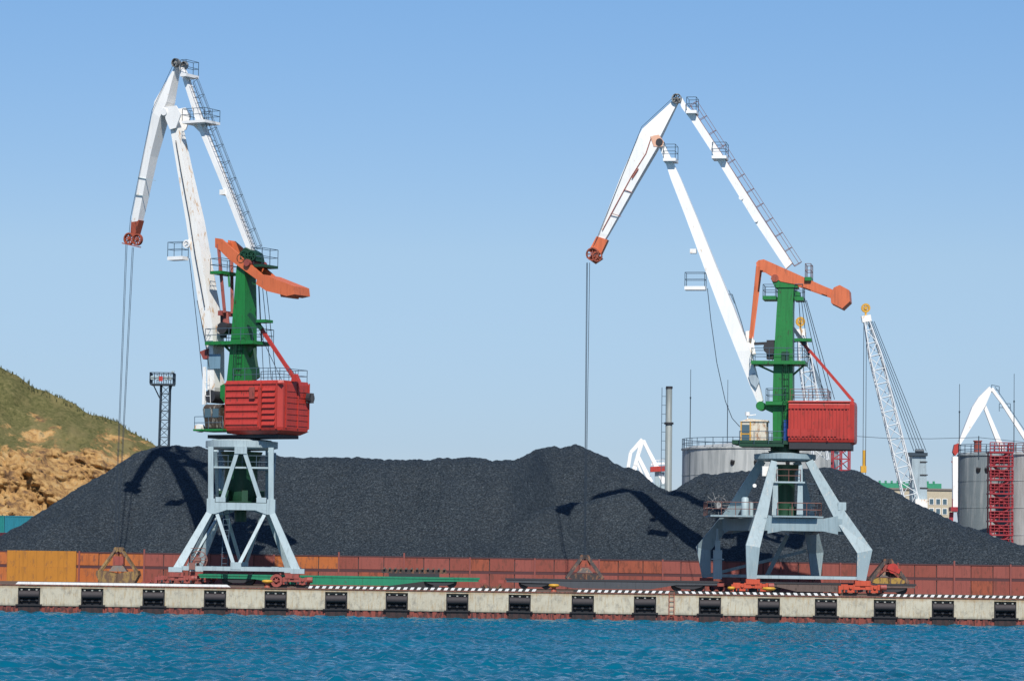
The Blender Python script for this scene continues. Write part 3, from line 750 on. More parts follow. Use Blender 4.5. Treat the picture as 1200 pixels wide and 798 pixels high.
mb = MB(); c = K.W(-5.6, -1.6, zh1 - 1.3); mb.ring(c, K.u, .22, .42, .35, 12); mb.box(c.x - .3, c.x + .3, c.y - .2, c.y + .2, c.z - .4, c.z + .4); mb.build('ventilator', DARK, H)
mb = MB(); mb.rail([K.W(-.4, 2.0, zh1), K.W(-5.0, 2.0, zh1), K.W(-5.0, -2.0, zh1), K.W(-.4, -2.0, zh1)], 1.0); mb.build('railing', RAILM, H)
# cabin
mb = MB(); cz0 = K.J(240, 503, 1.4)[1]; cz1 = K.J(250, 474, 1.4)[1]; cu1 = K.J(236, 490, 1.5)[0]; cu0 = cu1 - 2.2
pr = [(cu0, 1.8), (cu1 - .5, 1.8), (cu1, 1.1), (cu1, -.2), (cu0, -.2)]
zc = (cz0 + cz1) / 2
mb.loft([[K.W(u * 1 - (.1), v * .95, cz0) for u, v in pr], [K.W(u, v, cz0 + .9) for u, v in pr], [K.W(u + .12, v, cz1 - .25) for u, v in pr], [K.W(u, v * .9, cz1) for u, v in pr]])
cab = mb.build('operator_cabin', DIRTY, LC)
mb = MB(); zz0, zz1 = cz0 + .95, cz1 - .35
K.cbox(mb, cu0 + .25, cu0 + .85, 1.81, 1.83, zz0, zz1); K.cbox(mb, cu0 + 1.05, cu1 - .55, 1.81, 1.83, zz0, zz1)
mb.hexa([K.W(cu1 - .46, 1.76, zz0), K.W(cu1 + .01, 1.12, zz0), K.W(cu1 + .04, 1.14, zz0), K.W(cu1 - .43, 1.79, zz0)], [K.W(cu1 - .38, 1.76, zz1), K.W(cu1 + .11, 1.12, zz1), K.W(cu1 + .14, 1.14, zz1), K.W(cu1 - .35, 1.79, zz1)])
mb.build('window', GLASS, cab)
mb = MB(); K.cbox(mb, cu0 - .8, cu1 + .1, 2.5, -.4, cz0 - .18, cz0 - .02); d = mb.build('cabin_floor', GREEN, LC)
mb = MB(); mb.rail([K.W(cu0 - .6, 2.45, cz0), K.W(cu1, 2.45, cz0)], 1.0); mb.build('railing', RAILM, d)
mb = MB(); mb.tube(K.W(cu1 + .35, 1.5, cz0 + .1), K.W(cu1 + .35, .9, cz0 + .1), .34, 12); mb.beam(K.W(cu1, 1.2, cz0), K.W(cu1 + .3, 1.2, cz0 + .2), .1, .1); mb.build('searchlight', WHITER, LC)
# mast
mb = MB()
K.girder(mb, [(266, 508, 301, 508, .95), (265.5, 447, 301, 447, .95), (271, 392, 301, 392, .9), (273, 365, 301, 365, .88), (277, 314, 300, 326, .8), (279, 306, 299, 306, .78)])
mast = mb.build('mast', GREEN, LC)
mb = MB(); hooped(mb, K.JW(279, 440, 1.0), K.JW(281, 404, 1.0), K.v, K.u); mb.build('ladder', DKGREEN, mast)
mb = MB()
for a, b in (((296, 372), (303, 383)), ((298, 408), (303, 440))): mb.beam(K.JW(*a, 1.0), K.JW(*b, 1.0), .2, .2)
K.prism(mb, [(294, 430), (302, 430), (303, 442), (296, 447)], .96, 1.2); mb.build('gussets', DKGREEN, mast)
K.deck(LC, 'top_platform', 246, 279, 319, 1.4, -1.0, GREEN, RAILM, .25, under=[(.9, 1.0, 1.0)])
K.deck(LC, 'lookout_platform', 297, 326, 311, .9, -1.4, DKGREEN, RAILM, .22, 1.35)
K.deck(LC, 'middle_platform', 240, 321, 401, 1.55, -1.5, GREEN, RAILM, .28, under=[(.2, .45, 1.0), (.85, .72, 1.0)])
K.deck(LC, 'small_platform', 300, 320, 375, 1.3, .2, GREEN, None, .24)
mb = MB(); K.prism(mb, [(279, 306), (299, 306), (297, 296), (287, 290), (281, 296)], -.7, .7); mb.build('mast_head', DKGREEN, LC)
for px, py in ((287, 300), (295, 300), (283, 303)): K.pulley(LC, px, py, .42, .95, .2, DKGREEN, 'head_pulley', 6)
# drum motor between boom and mast
mb = MB(); c = K.JW(265, 385, 0); mb.tube(c + K.v * .6, c - K.v * .6, .5, 12); mb.beam(K.JW(261, 380), K.JW(276, 384), .5, .4); mb.beam(K.JW(262, 370), K.JW(262, 396), .5, .5); mb.build('luffing_drive', DARK, LC)
mb = MB(); K.prism(mb, [(258, 452), (280, 440), (280, 478), (268, 478), (258, 466)], -.7, .7); mb.build('boom_bracket', GREEN, LC)
mb = MB(); mb.beam(K.JW(244, 405, .6), K.JW(244, 425, .6), .15, .15); K.prism(mb, [(234, 412), (244, 408), (244, 420), (238, 421)], .3, .9); mb.build('boom_lamp_bracket', BOGRED, LC)
# boom
mb = MB()
K.girder(mb, [(247, 467, 259, 467, .5), (243, 455, 263, 455, .7), (243, 418, 263, 418, .8), (236.6, 384, 262, 384, .8), (218, 260, 240, 260, .65), (207, 196, 225, 196, .55), (200, 154, 216, 154, .45), (194, 128, 210, 128, .42)])
boom = mb.build('boom', WHITER, LC)
mb = MB(); c = K.JW(253, 465, 0); mb.tube(c + K.v * .9, c - K.v * .9, .55, 14); mb.build('foot_pin', DARK, boom)
mb = MB(); c = K.JW(219, 286, .75); mb.ring(c, K.v, .22, .36, .2, 12); mb.tube(c - K.v * .2, c + K.v * .2, .1, 8); mb.build('rope_guide', WHITE, boom)
for (a, b) in (((196, 128), (200, 150)), ((199, 136), (204, 152))):
    pass
mb = MB(); mb.path([K.JW(206, 165, .6), K.JW(212, 200, .75), K.JW(222, 255, .8), K.JW(229, 300, .9), K.JW(240, 360, .95)], .035); mb.path([K.JW(245, 430, .9), K.JW(241, 400, 1.0), K.JW(231, 352, 1.0)], .03); mb.build('cable_run', DARK, boom)
mb = MB(); mb.ladder(K.JW(244, 472, .9), K.JW(243, 440, .9), K.u, .45, .5, .03); K.cbox(mb, *[K.J(241, 450, .9)[0] + d for d in (0, .22)], .85, 1.05, K.J(241, 474, .9)[1], K.J(241, 430, .9)[1]); mb.build('side_post', WHITE, boom)
mb = MB(); K.cbox(mb, K.J(242.5, 424, .85)[0], K.J(258, 424, .85)[0], .803, .83, K.J(250, 432, .85)[1], K.J(250, 415, .85)[1]); mb.build('patch_plate', paint('patch_blue', (.18, .30, .38), .1), boom)
K.deck(LC, 'boom_platform', 196, 221, 301, 1.0, .1, WHITE, RAILM, .3, 1.2)
# rocker
mb = MB()
K.girder(mb, [(154, 262, 167, 262, .35), (155, 250, 171, 247, .42), (166, 190, 185, 185, .55), (178.5, 132, 198, 140, .65), (181, 119, 205, 122, .6), (203, 82, 211, 84, .38), (206, 76, 211, 78, .32)])
rk = mb.build('rocker_arm', WHITE, LC)
mb = MB()
for (a, b) in (((161, 208), (182, 212)), ((158, 228), (175, 231))): mb.beam(K.JW(*a, .56), K.JW(*b, .5), .08, .05)
mb.build('weld_bands', GREYBL, rk)
mb = MB(); K.prism(mb, [(153.8, 258.5), (163, 258), (158, 276), (152.5, 277)], -.36, .36); mb.beam(K.JW(143, 285, .6), K.JW(165, 290, .6), .08, .08); mb.build('nose', PULLEY, rk)
for v in (.45, -.45): K.pulley(rk, 151.5, 280, .52, v, .28); K.pulley(rk, 161, 281, .50, v, .28)
K.pulley(rk, 206, 74, .38, .5, .3, GREYD, 'top_pulley'); K.pulley(rk, 216, 77, .34, -.2, .3, GREYD, 'top_pulley')
mb = MB(); c = K.JW(199, 133, 0); mb.tube(c + K.v * .85, c - K.v * .85, .3, 12); K.prism(mb, [(192, 126), (206, 124), (212, 134), (206, 150), (199, 152), (194, 140)], .62, .75); K.prism(mb, [(192, 126), (206, 124), (212, 134), (206, 150), (199, 152), (194, 140)], -.75, -.62, .75); mb.build('boom_pivot', WHITE, rk)
# tie
mb = MB(); K.girder(mb, [(211, 80, 217, 80, .3), (214, 93, 223, 93, .34), (232, 150, 242, 150, .36), (264, 228, 275, 228, .36), (289, 292, 299, 290, .34), (292, 300, 298, 300, .3)])
tie = mb.build('tie_beam', WHITE, LC)
mb = MB(); hooped(mb, K.JW(224, 96, .2), K.JW(299, 292, .2), -K.u + Vector((0, 0, .45)), K.v); mb.build('ladder', DARKB, tie)
mb = MB(); K.cbox(mb, *(K.J(x, 190, 0)[0] for x in (262, 268)), .5, -.5, K.J(265, 229, 0)[1], K.J(265, 223, 0)[1]); mb.build('joint_plate', WHITER, tie)
K.deck(tie, 'tie_top_platform', 211, 233, 88, 1.0, -.8, WHITE, RAILM, .25, 1.15)
K.deck(tie, 'tie_middle_platform', 213, 258, 143, 1.2, -1.0, WHITE, RAILM, .22, 1.0, under=[(.2, .5, .6), (.8, .55, .6)])
# counterweight lever
lev = [(252, 279), (259, 280), (307, 322), (317, 326), (342, 337), (342, 344), (326, 340), (304, 330), (267, 303), (257, 293), (252, 290)]
mb = MB(); K.prism(mb, lev, .80, 1.05); K.prism(mb, lev, -1.05, -.80, 1.05)
for a in ((255, 285), (285, 310), (308, 327)): q = K.JW(*a, 1.05); u, z = K.J(*a, 1.05); mb.beam(K.W(u, .82, z), K.W(u, -.82, z), .35, .3)
lv = mb.build('counterweight_lever', ORANGE, LC)
mb = MB(); K.prism(mb, [(302, 321), (310, 322), (344, 335.5), (345, 345), (336, 347), (312, 341), (300, 333)], -1.15, 1.15); K.prism(mb, [(328, 344), (338, 346.5), (337, 349), (329, 348)], -.6, 1.0); mb.build('counterweight', ORANGE, lv)
mb = MB(); u, z = K.J(284, 300, 1.05); K.prism(mb, [(278, 297), (287, 300), (299, 312), (290, 322), (283, 314)], -1.3, -1.06, -1.2); mb.tube(K.W(u - .6, 1.3, z - .6), K.W(u - .6, -1.3, z - .6), .3, 12); mb.build('lever_pivot', BOGRED, lv)
mb = MB()
for s in (1, -1):
    a = K.J(255, 286, 1.05); b_ = K.J(258, 366, 1.05); mb.beam(K.W(a[0], .95 * s, a[1]), K.W(b_[0] - .1, .55 * s, b_[1]), .26, .24)
q = K.J(258, 372, .6); mb.beam(K.W(q[0] - .1, .8, q[1] + .35), K.W(q[0] - .1, -.8, q[1] + .35), .4, .4); mb.beam(K.W(q[0] - .1, 0, q[1] + .4), K.W(q[0] - .3, 0, q[1] - 1.0), .5, .5)
mb.build('push_rod', BOGRED, LC)
# strut and ropes
mb = MB(); mb.beam(K.JW(306, 385, .5), K.JW(346, 445, .5), .26, .26); K.prism(mb, [(342, 440), (346, 438), (350, 447), (341, 447)], .3, .7); mb.build('stay_strut', RED, LC)
mb = MB(); q = K.JW(296, 370, 1.0); mb.beam(K.JW(292, 368, 1.0), K.JW(307, 386, 1.0), .3, .3); mb.build('stay_bracket', DKGREEN, LC)
ropes = [((303, 322), (309, 445)), ((307, 330), (318, 445)), ((311, 330), (324, 445)), ((305, 386), (352, 447)), ((304, 390), (330, 445)), ((303, 335), (306, 400))]
for a, b in ropes:
    mb = MB(); mb.tube(K.JW(*a, .0), K.JW(*b, .0), .028, 4); mb.build('luffing_rope', ROPE, LC)
GY = K.JW(156, 280, 0).y
for a, b, v in (((147.5, 286), (133.5, 646), .5), ((149, 286), (134.5, 646), -.5), ((155, 290), (137, 646), .5), ((156.5, 290), (138, 646), -.5)):
    mb = MB(); mb.tube(K.JW(*a, v), P(*b, GY), .022, 5); mb.build('hoist_rope', ROPE, LC)
mb = MB(); mb.path([K.JW(222, 303, .6), K.JW(228, 355, .6), K.JW(233, 400, .6), K.JW(238, 448, .8), K.JW(243, 476, 1.0)], .03); mb.build('power_cable', ROPE, LC)
mb = MB(); mb.path([K.JW(151, 277, .5), K.JW(153, 255, .7), K.JW(178, 130, .85), K.JW(204, 74, .45)], .022); mb.build('arm_rope', ROPE, LC)

# ================================================================== RIGHT CRANE
K = Crane(919, 257.0, 10)
cx, cy = K.c.x, K.c.y
RC = thing('portal_crane', (cx, cy, QZ), 'white, green and red portal crane on four bent grey blue legs, right of the centre', 'portal crane')
zft = P(879, 678, fY).z; zkn = P(879, 638, fY).z; zrb = P(919, 615, 257).z; ztp = P(919, 541, 257).z
legs = {'fl': [(907, 540, 255.0), (893, 600, 253.6), (882, 640, 252.3), (880.5, 678, 252.2)],
        'fr': [(948, 540, 255.6), (984, 604, 253.6), (1013, 646, 252.3), (1009, 680, 252.2)],
        'bl': [(893, 540, 258.6), (856, 603, 260.5), (824, 643, 261.8), (828, 676, 261.9)],
        'br': [(934, 541, 259.0), (948, 610, 260.5), (956, 648, 261.8), (956, 676, 261.9)]}
szs = [(.62, .6), (1.05, .65), (1.25, .62), (.72, .60)]
LP = {}
for k, pts in legs.items():
    ps = [P(*p) for p in pts]; ps[3].z = zft; LP[k] = ps
    mb = MB(); sz = szs if k != 'fl' else [(.5, .5), (.95, .7), (1.15, .7), (.78, .6)]
    mb.sweep(ps, sz, (0, 1, 0)) if k in ('fr', 'fl') else mb.sweep(ps, sz, (0, 1, 0))
    mb.build('leg', BLUEGR, RC)
for a, b in (('bl', 'fl'), ('fl', 'fr'), ('fr', 'br'), ('br', 'bl')):
    p, q = LP[a][1].lerp(LP[a][2], .22), LP[b][1].lerp(LP[b][2], .22)
    p.z = q.z = zrb; d = (q - p).normalized(); p = p + d * .25; q = q - d * .25
    mb = MB(); mb.beam(p, q, .55, 1.02); 
    for e, s in ((p, d), (q, -d)): mb.beam(e + s * .35, e + s * 1.6, .56, 1.5, w2=.54, h2=1.0)
    mb.build('cross_beam', BLUEGR, RC)
for k, (ax, tx) in enumerate(((909, 903), (938, 941))):        # inner posts
    mb = MB(); a = P(ax - 1, 604, 254.6); b = P(ax, 545, 255.4); mb.beam(a, b, .52, .35, ref=(0, 1, 0), w2=.3); mb.build('inner_post', BLUEGR, RC)
zr0 = P(919, 539, 257).z; zr1 = P(919, 532.5, 257).z
mb = MB(); mb.loft(lathe(K.c, [(2.1, zr0 - .10), (2.45, zr0 - .02), (2.55, zr0 + .05), (2.55, zr1), (2.1, zr1 + .02), (1.9, zr1 + .1)], 40)); mb.build('slewing_ring', BLUEGR, RC)
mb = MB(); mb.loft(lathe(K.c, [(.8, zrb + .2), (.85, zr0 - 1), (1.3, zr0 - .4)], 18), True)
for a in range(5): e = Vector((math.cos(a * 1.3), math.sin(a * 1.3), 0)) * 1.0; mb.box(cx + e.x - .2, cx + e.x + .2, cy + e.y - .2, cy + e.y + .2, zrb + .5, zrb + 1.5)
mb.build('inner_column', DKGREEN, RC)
zd = P(900, 604.5, 254).z
mb = MB(); mb.box(P(829, 604, 258).x, P(962, 604, 256).x, 254.0, 260.2, zd - .10, zd + .04); d = mb.build('portal_deck', BLUEGR, RC)
mb = MB(); mb.box(P(905, 604, 253).x, P(958, 604, 253).x, 252.55, 253.998, zd - .09, zd + .035); mb.build('front_walkway', BLUEGR, RC)
mb = MB(); xa, xb, xc2 = P(827, 604, 256).x, P(893, 604, 256).x, P(961, 604, 255).x
mb.rail([(xa, 258.5, zd), (xa, 254.1, zd), (xb, 254.1, zd)], 1.1); mb.rail([(xb + 1.1, 254.05, zd), (xc2, 254.05, zd), (xc2, 259, zd)], 1.1, r=.032); mb.build('railing', RAILR, d)
zq = P(925, 564.5, 255).z; mb = MB(); mb.box(P(905, 560, 255).x, P(943, 560, 255).x, 254.7, 256.0, zq - .10, zq + .03); d = mb.build('upper_walkway', GREYBL, RC)
mb = MB(); mb.rail([(P(910, 560, 255).x, 254.75, zq), (P(938, 560, 255).x, 254.75, zq)], 1.0); mb.build('railing', RAILR, d)
mb = MB(); mb.ladder(P(952, 605, 254.4), P(958, 568, 254.8), (1, 0, 0), .55, .4, .035); mb.build('ladder', DARKB, RC)
mb = MB(); mb.beam(P(947, 567, 254.9), P(960, 567, 254.9), .5, .1); mb.build('ladder_landing', DARKB, RC)
# cable reel with spokes, cabinet
c = P(841, 592, 254.3); mb = MB(); mb.tube(c + Vector((0, -.2, 0)), c + Vector((0, .5, 0)), .28, 12)
for k in range(13):
    a = math.pi * 2 * k / 13; e = Vector((math.cos(a), 0, math.sin(a))); rr_ = random.uniform(.85, 1.15); mb.tube(c + e * .2, c + e * rr_ + Vector((0, random.uniform(-.1, .3), 0)), .022, 4)
mb.ring(c + Vector((.15, .3, .05)), (0, 1, 0), .62, .66, .05, 16)
mb.build('cable_reel', GREYD, RC)
mb = MB(); c = P(873, 600, 256); mb.loft(lathe(c, [(.30, zd + .04), (.30, zd + 1.45), (.2, zd + 1.55)], 14), True); c = P(880, 600, 257); mb.loft(lathe(c, [(.2, zd + .04), (.2, zd + 1.2)], 10), True); mb.build('tank', GREYBL, RC)
mb = MB(); c = P(897, 545, 256); mb.box(c.x - .3, c.x + .3, 255.4, 256, c.z - .9, c.z - .1); c = P(884, 569, 256); mb.tube(c, c + Vector((0, -.3, 0)), .16, 8); mb.build('floodlight', WHITER, RC)
c = P(987, 592, 253.6); mb = MB(); mb.box(c.x - .35, c.x + .3, 253.4, 253.7, c.z - .4, c.z + .25); mb.build('lifting_lug', GREYBL, RC)
# bottom beams
mb = MB(); a, b = LP['fl'][3], LP['fr'][3]; mb.box(a.x + .35, b.x - .3, fY - .2, fY + .2, zft + .05, zft + .30); mb.build('bottom_beam', GREYBL, RC)
mb = MB(); a, b = LP['bl'][3], LP['br'][3]; mb.box(a.x + .3, b.x - .3, 261.7, 262.1, zft + .05, zft + .30); mb.build('bottom_beam', GREYBL, RC)
mb = MB(); mb.beam(LP['bl'][3] + Vector((.2, 0, .2)), LP['br'][2] - Vector((.8, 0, -.2)), .25, .25); mb.beam(P(898, 676, 261.8), P(923, 626, 261), .35, .3, ref=(0, 1, 0)); mb.build('rear_brace', BLUEGR, RC)
# motor column beside rear left leg
mb = MB(); c = P(841, 650, 260); mb.box(c.x - .35, c.x + .35, 259.7, 260.4, zft - .1, c.z + .4); mb.box(c.x - .2, c.x + .2, 259.8, 260.3, c.z + .4, c.z + 1.2); mb.box(c.x - .5, c.x + .5, 259.6, 260.5, c.z - .4, c.z - .3); mb.tube((c.x, 260, c.z + 1.2), (c.x, 260, c.z + 2.2), .12, 8); mb.build('power_box', GREYBL, RC)
for k, mt in (('fl', BOGOR), ('fr', BOGOR), ('bl', BOGRED), ('br', BOGRED)):
    p = LP[k][3]; bogie(RC, p.x + (.1 if k[0] == 'f' else .0), p.y, QZ + .1, zft + .0, 3.5 if k == 'fr' else 3.1, mt)
# slewing part
zh1 = K.J(950, 469.5, 2.2)[1]; zh0 = K.J(950, 522, 2.2)[1]
mb = MB(); K.cbox(mb, 4.2, -5.0, 1.9, -1.9, zh0 + .10, zh0 + .42); mb.loft(lathe(K.c, [(1.2, zr1 + .1), (1.2, zh0 + .1)], 24)); K.prism(mb, [(900, 528), (925, 528), (920, 538), (905, 538)], -1.2, 1.2)
mb.build('slewing_platform', DKGREEN, RC)
uh = K.J(924, 500, 2.2)[0]
H = house(RC, uh, -5.8, 2.2, zh0, zh1, False)
mb = MB(); n = 17
for k in range(n):
    u = uh - .15 - k * (uh + 5.8 - .7) / (n - 1); K.cbox(mb, u, u - .10, 2.2, 2.29, zh0 + .6, zh1 - .68)
K.cbox(mb, uh, -5.4, 2.2, 2.31, zh1 - .66, zh1 - .58); K.cbox(mb, uh + .05, -5.5, 2.2, 2.28, zh1 - .13, zh1 - .05)
for u in (-3.6,): K.cbox(mb, u, u - .09, 2.2, 2.29, zh0 + .4, zh1 - .3)
mb.build('side_ribs', RED, H)
mb = MB()
for u0, w in ((-.4, 1.0), (-2.0, 1.1)):
    for kk in (0, 1): K.cbox(mb, u0 - kk * 1.15 * w, u0 - kk * 1.15 * w - w, 2.26, 2.3, zh0 + .75, zh0 + 1.35)
mb.build('vent_flap', RED, H)
mb = MB(); u0 = K.J(926, 461, 2.)[0]; mb.rail([K.W(u0, 2.0, zh1), K.W(-3.6, 2.0, zh1), K.W(-3.6, -2.0, zh1), K.W(u0, -2, zh1)], .95); mb.build('railing', RAILR, H)
mb = MB(); K.cbox(mb, K.J(918, 500, 1.5)[0], K.J(924, 500, 1.5)[0], 1.3, -.5, zh0 + .4, K.J(920, 492, 1.5)[1]); mb.build('side_door', paint('blue_paint', (.02, .08, .35), .1), RC)
# cabin
cz0, cz1 = K.J(880, 521, 1.5)[1], K.J(880, 494, 1.5)[1]; ca, cb, cc = K.J(868, 500, 1.5)[0], K.J(880, 500, 1.5)[0], K.J(898, 500, 1.5)[0]
mb = MB(); K.cbox(mb, ca, cc, 1.5, -.4, cz0, cz1); mb.hexa([K.W(ca + .1, 1.6, cz1 + .001), K.W(cc - .1, 1.6, cz1 + .001), K.W(cc - .1, -.5, cz1 + .001), K.W(ca + .1, -.5, cz1 + .001)], [K.W(cb + .3, .8, cz1 + .28), K.W(cc - .1, .8, cz1 + .15), K.W(cc - .1, .3, cz1 + .15), K.W(cb + .3, .3, cz1 + .28)])
cab = mb.build('operator_cabin', CREAM, RC)
mb = MB(); K.cbox(mb, ca - .1, cb + .12, 1.503, 1.53, cz0 + .95, cz1 - .25); K.cbox(mb, ca - .1, cb + .12, 1.503, 1.53, cz0 + .25, cz0 + .82); mb.build('window', GLASS, cab)
mb = MB(); K.cbox(mb, ca + .02, ca - .08, 1.5, 1.56, cz0, cz1); K.cbox(mb, cb + .1, cb, 1.5, 1.56, cz0, cz1); K.cbox(mb, ca, cb, 1.5, 1.55, cz0 + .84, cz0 + .93); mb.build('window_frame', YELLOW, cab)
mb = MB(); c = K.JW(876, 487, .8); mb.tube(c, c + Vector((0, 0, .3)), .2, 10); mb.tube((c.x, c.y, cz1), c, .05); mb.tube(c, c + Vector((.7, 0, .1)), .04); mb.build('roof_horn', WHITE, cab)
K.deck(RC, 'cabin_floor', 866, 922, 521, 2.3, -.6, DKGREEN, RAILM, .2)
# mast
mb = MB()
K.girder(mb, [(906, 535, 924, 535, .8), (905.5, 500, 925, 500, .85), (905.5, 462, 931, 462, .95), (906.5, 424, 931, 424, .92), (910, 365, 931, 365, .85), (912, 338, 932, 338, .8), (911, 330, 933, 330, .8)])
mast = mb.build('mast', GREEN, RC)
mb = MB(); hooped(mb, K.JW(921, 468, 1.0), K.JW(921, 428, 1.0), K.v, K.u); hooped(mb, K.JW(921, 518, 1.0), K.JW(921, 472, 1.0), K.v, K.u); mb.build('ladder', DKGREEN, mast)
mb = MB(); K.prism(mb, [(903, 326), (912, 326), (933, 330), (935, 337), (908, 337)], -.9, .9); K.prism(mb, [(928, 340), (937, 342), (938, 350), (929, 350)], -.6, .6); K.prism(mb, [(897, 470), (906, 470), (906, 484), (897, 480)], -.7, .7); mb.build('gussets', GREEN, mast)
mb = MB(); K.cbox(mb, K.J(916, 414, 1)[0], K.J(925, 414, 1)[0], .9, 1.05, K.J(920, 424, 1)[1], K.J(920, 412, 1)[1]); mb.build('doorway', DKGREEN, mast)
K.deck(RC, 'top_platform', 893.5, 912, 348, 1.2, -1.0, GREEN, RAILM, .3, .95)
K.deck(RC, 'rear_platform', 931, 943.5, 349, 1.0, -1.0, GREEN, RAILM, .3)
K.deck(RC, 'middle_platform', 880, 947, 424, 1.6, -1.5, GREEN, RAILM, .28, under=[(.1, .4, .6), (.95, .75, .8)])
K.deck(RC, 'small_platform', 931, 952, 397, 1.3, .2, GREEN, None, .24)
K.deck(RC, 'lower_platform', 897, 924, 471, 1.4, -1.2, GREEN, RAILM, .3)
K.deck(RC, 'lookout_platform', 943, 953, 326, 1.2, -.9, GREEN, RAILR, .3, 1.1)
# drive
mb = MB(); mb.beam(K.JW(882, 403), K.JW(905, 402), .22, .22); c = K.JW(903, 408, 0); mb.tube(c + K.v * .7, c - K.v * .7, .55, 12); K.cbox(mb, K.J(899, 400)[0], K.J(909, 400)[0], .5, -.5, K.J(900, 421)[1], K.J(900, 399)[1]); mb.build('luffing_drive', DARK, RC)
# boom
mb = MB()
K.girder(mb, [(888, 473, 895, 470, .4), (879, 452, 890, 448, .62), (863, 412, 881, 412, .8), (842, 359, 861, 360, .80), (823, 308, 839, 308, .70), (803.5, 255, 817.5, 255, .58), (786, 210, 798.5, 210, .45), (779, 188, 787, 186, .35), (771, 170, 778, 168, .3)])
boom = mb.build('boom', WHITE, RC)
mb = MB(); c = K.JW(892, 476, 0); mb.tube(c + K.v * .7, c - K.v * .7, .38, 14); mb.build('foot_pin', GREEN, boom)
mb = MB(); mb.path([K.JW(888, 445, .2), K.JW(868, 375, .2), K.JW(858, 345, .2), K.JW(853, 345, .2)], .04); mb.path([K.JW(861, 356, .2), K.JW(854, 340, .2)], .03); mb.build('hand_line', RAILM, boom)
mb = MB(); K.prism(mb, [(877, 441), (884, 437), (890, 446), (886, 455), (880, 449)], .801 - .12, .80); mb.build('patch_plate', paint('patch_grey', (.35, .42, .46), .1), boom)
mb = MB(); mb.beam(K.JW(877, 388, 0), K.JW(882, 416, 0), .5, .45); mb.beam(K.JW(872, 395), K.JW(884, 402), .4, .4); mb.build('rod_bracket', WHITER, boom)
K.deck(RC, 'boom_platform', 802, 828, 336, 1.3, .2, WHITE, RAILM, .3, 1.15)
K.deck(RC, 'boom_head_platform', 777, 795, 187, 1.0, -.9, WHITE, RAILM, .25, 1.15)
mb = MB(); K.cbox(mb, K.J(810, 295)[0], K.J(817, 295)[0], .9, .3, K.J(812, 298)[1], K.J(812, 293)[1]); mb.build('boom_lamp', WHITER, boom)
# rocker
mb = MB()
K.girder(mb, [(699, 280, 710, 282, .34), (702, 273, 714, 276, .4), (727, 208, 749, 215, .6), (748, 160, 772, 176, .68), (754, 149, 776, 162, .62), (788, 118, 795, 122, .35), (791, 114, 797, 117, .3)])
rk = mb.build('rocker_arm', WHITE, RC)
mb = MB(); K.prism(mb, [(699, 277), (712, 281), (704, 298), (690, 294)], -.45, .45); K.prism(mb, [(687, 302), (700, 298), (706, 303), (697, 309)], -.3, .3); mb.build('nose', ORANGE, rk)
for v in (.62, -.62): K.pulley(rk, 694.5, 298, .56, v, .3); K.pulley(rk, 700, 301, .42, v, .3)
K.pulley(rk, 793, 116, .42, .45, .4, GREYD, 'top_pulley')
mb = MB(); c = K.JW(774, 168, 0); mb.tube(c + K.v * .8, c - K.v * .8, .30, 12); mb.build('boom_pivot', DARK, rk)
mb = MB(); K.prism(mb, [(762, 160), (772, 158), (778, 166), (776, 172), (766, 172)], .675, .72); mb.build('pivot_patch', paint('primer_patch', (.75, .42, .28), .3, (.8, .7, .6), .6), rk)
mb = MB(); mb.path([K.JW(763, 162, .72), K.JW(757, 180, .72), K.JW(740, 207, .68), K.JW(722, 240, .62), K.JW(706, 270, .5)], .04)
for (a, b) in (((731, 222), (741, 226)), ((716, 250), (728, 254))): mb.beam(K.JW(*a, .66), K.JW(*b, .6), .07, .04)
mb.beam(K.JW(741, 209, .67), K.JW(748, 198, .70), .18, .08); mb.build('cable_run', PULLEY, rk)
mb = MB(); mb.path([K.JW(694, 292, .4), K.JW(701, 276, .6), K.JW(752, 149, .8), K.JW(792, 112, .5)], .022); mb.build('arm_rope', ROPE, RC)
# tie
mb = MB(); K.girder(mb, [(795, 117, 800, 116, .28), (799, 127, 806, 126, .32), (809, 140, 818, 138, .36), (839, 186, 848, 184, .36), (883, 258, 893, 255, .36), (921, 315, 929, 309, .3)])
tie = mb.build('tie_beam', WHITE, RC)
mb = MB(); hooped(mb, K.JW(809, 124, .0), K.JW(931, 312, .0), -K.u + Vector((0, 0, .6)), K.v, step=1.35); mb.build('ladder', RAILR, tie)
for a, b, y in ((883, 889, 258), (866, 871, 232)):
    mb = MB(); q = K.JW((a + b) / 2, y, .4); mb.tube(q, q + K.v * .1, .2, 8); mb.build('joint_pin', WHITER, tie)
K.deck(tie, 'tie_top_platform', 804, 819, 131, .9, -.8, WHITE, RAILM, .25, 1.1)
K.deck(tie, 'tie_middle_platform', 834, 854, 184, 1.0, -.9, WHITE, RAILM, .25, 1.1)
# lever
lev = [(886, 308), (889, 305), (895, 304), (902, 307), (967, 336), (985, 343), (985, 352), (974, 348), (931, 333), (915, 330), (909, 326), (894, 317), (887, 316)]
mb = MB(); K.prism(mb, lev, .72, .95); K.prism(mb, lev, -.95, -.72, .95)
for a in ((890, 310), (930, 327), (965, 341)): u, z = K.J(*a, .95); mb.beam(K.W(u, .72, z), K.W(u, -.72, z), .4, .3)
lv = mb.build('counterweight_lever', ORANGE, RC)
mb = MB(); K.prism(mb, [(973, 346), (977, 337), (984, 334), (995, 340), (996, 353), (987, 361.5), (974, 355)], -1.3, 1.2); mb.build('counterweight', ORANGE, lv)
mb = MB(); u, z = K.J(908, 326, 1.); mb.tube(K.W(u, 1.0, z), K.W(u, -1.0, z), .32, 12); mb.build('lever_pivot', PULLEY, lv)
mb = MB()
for s in (1, -1):
    a = K.J(888.5, 312, .9); b_ = K.J(879, 396, .9); mb.beam(K.W(a[0], .85 * s, a[1]), K.W(b_[0], .45 * s, b_[1]), .34, .3, w2=.26, h2=.24)
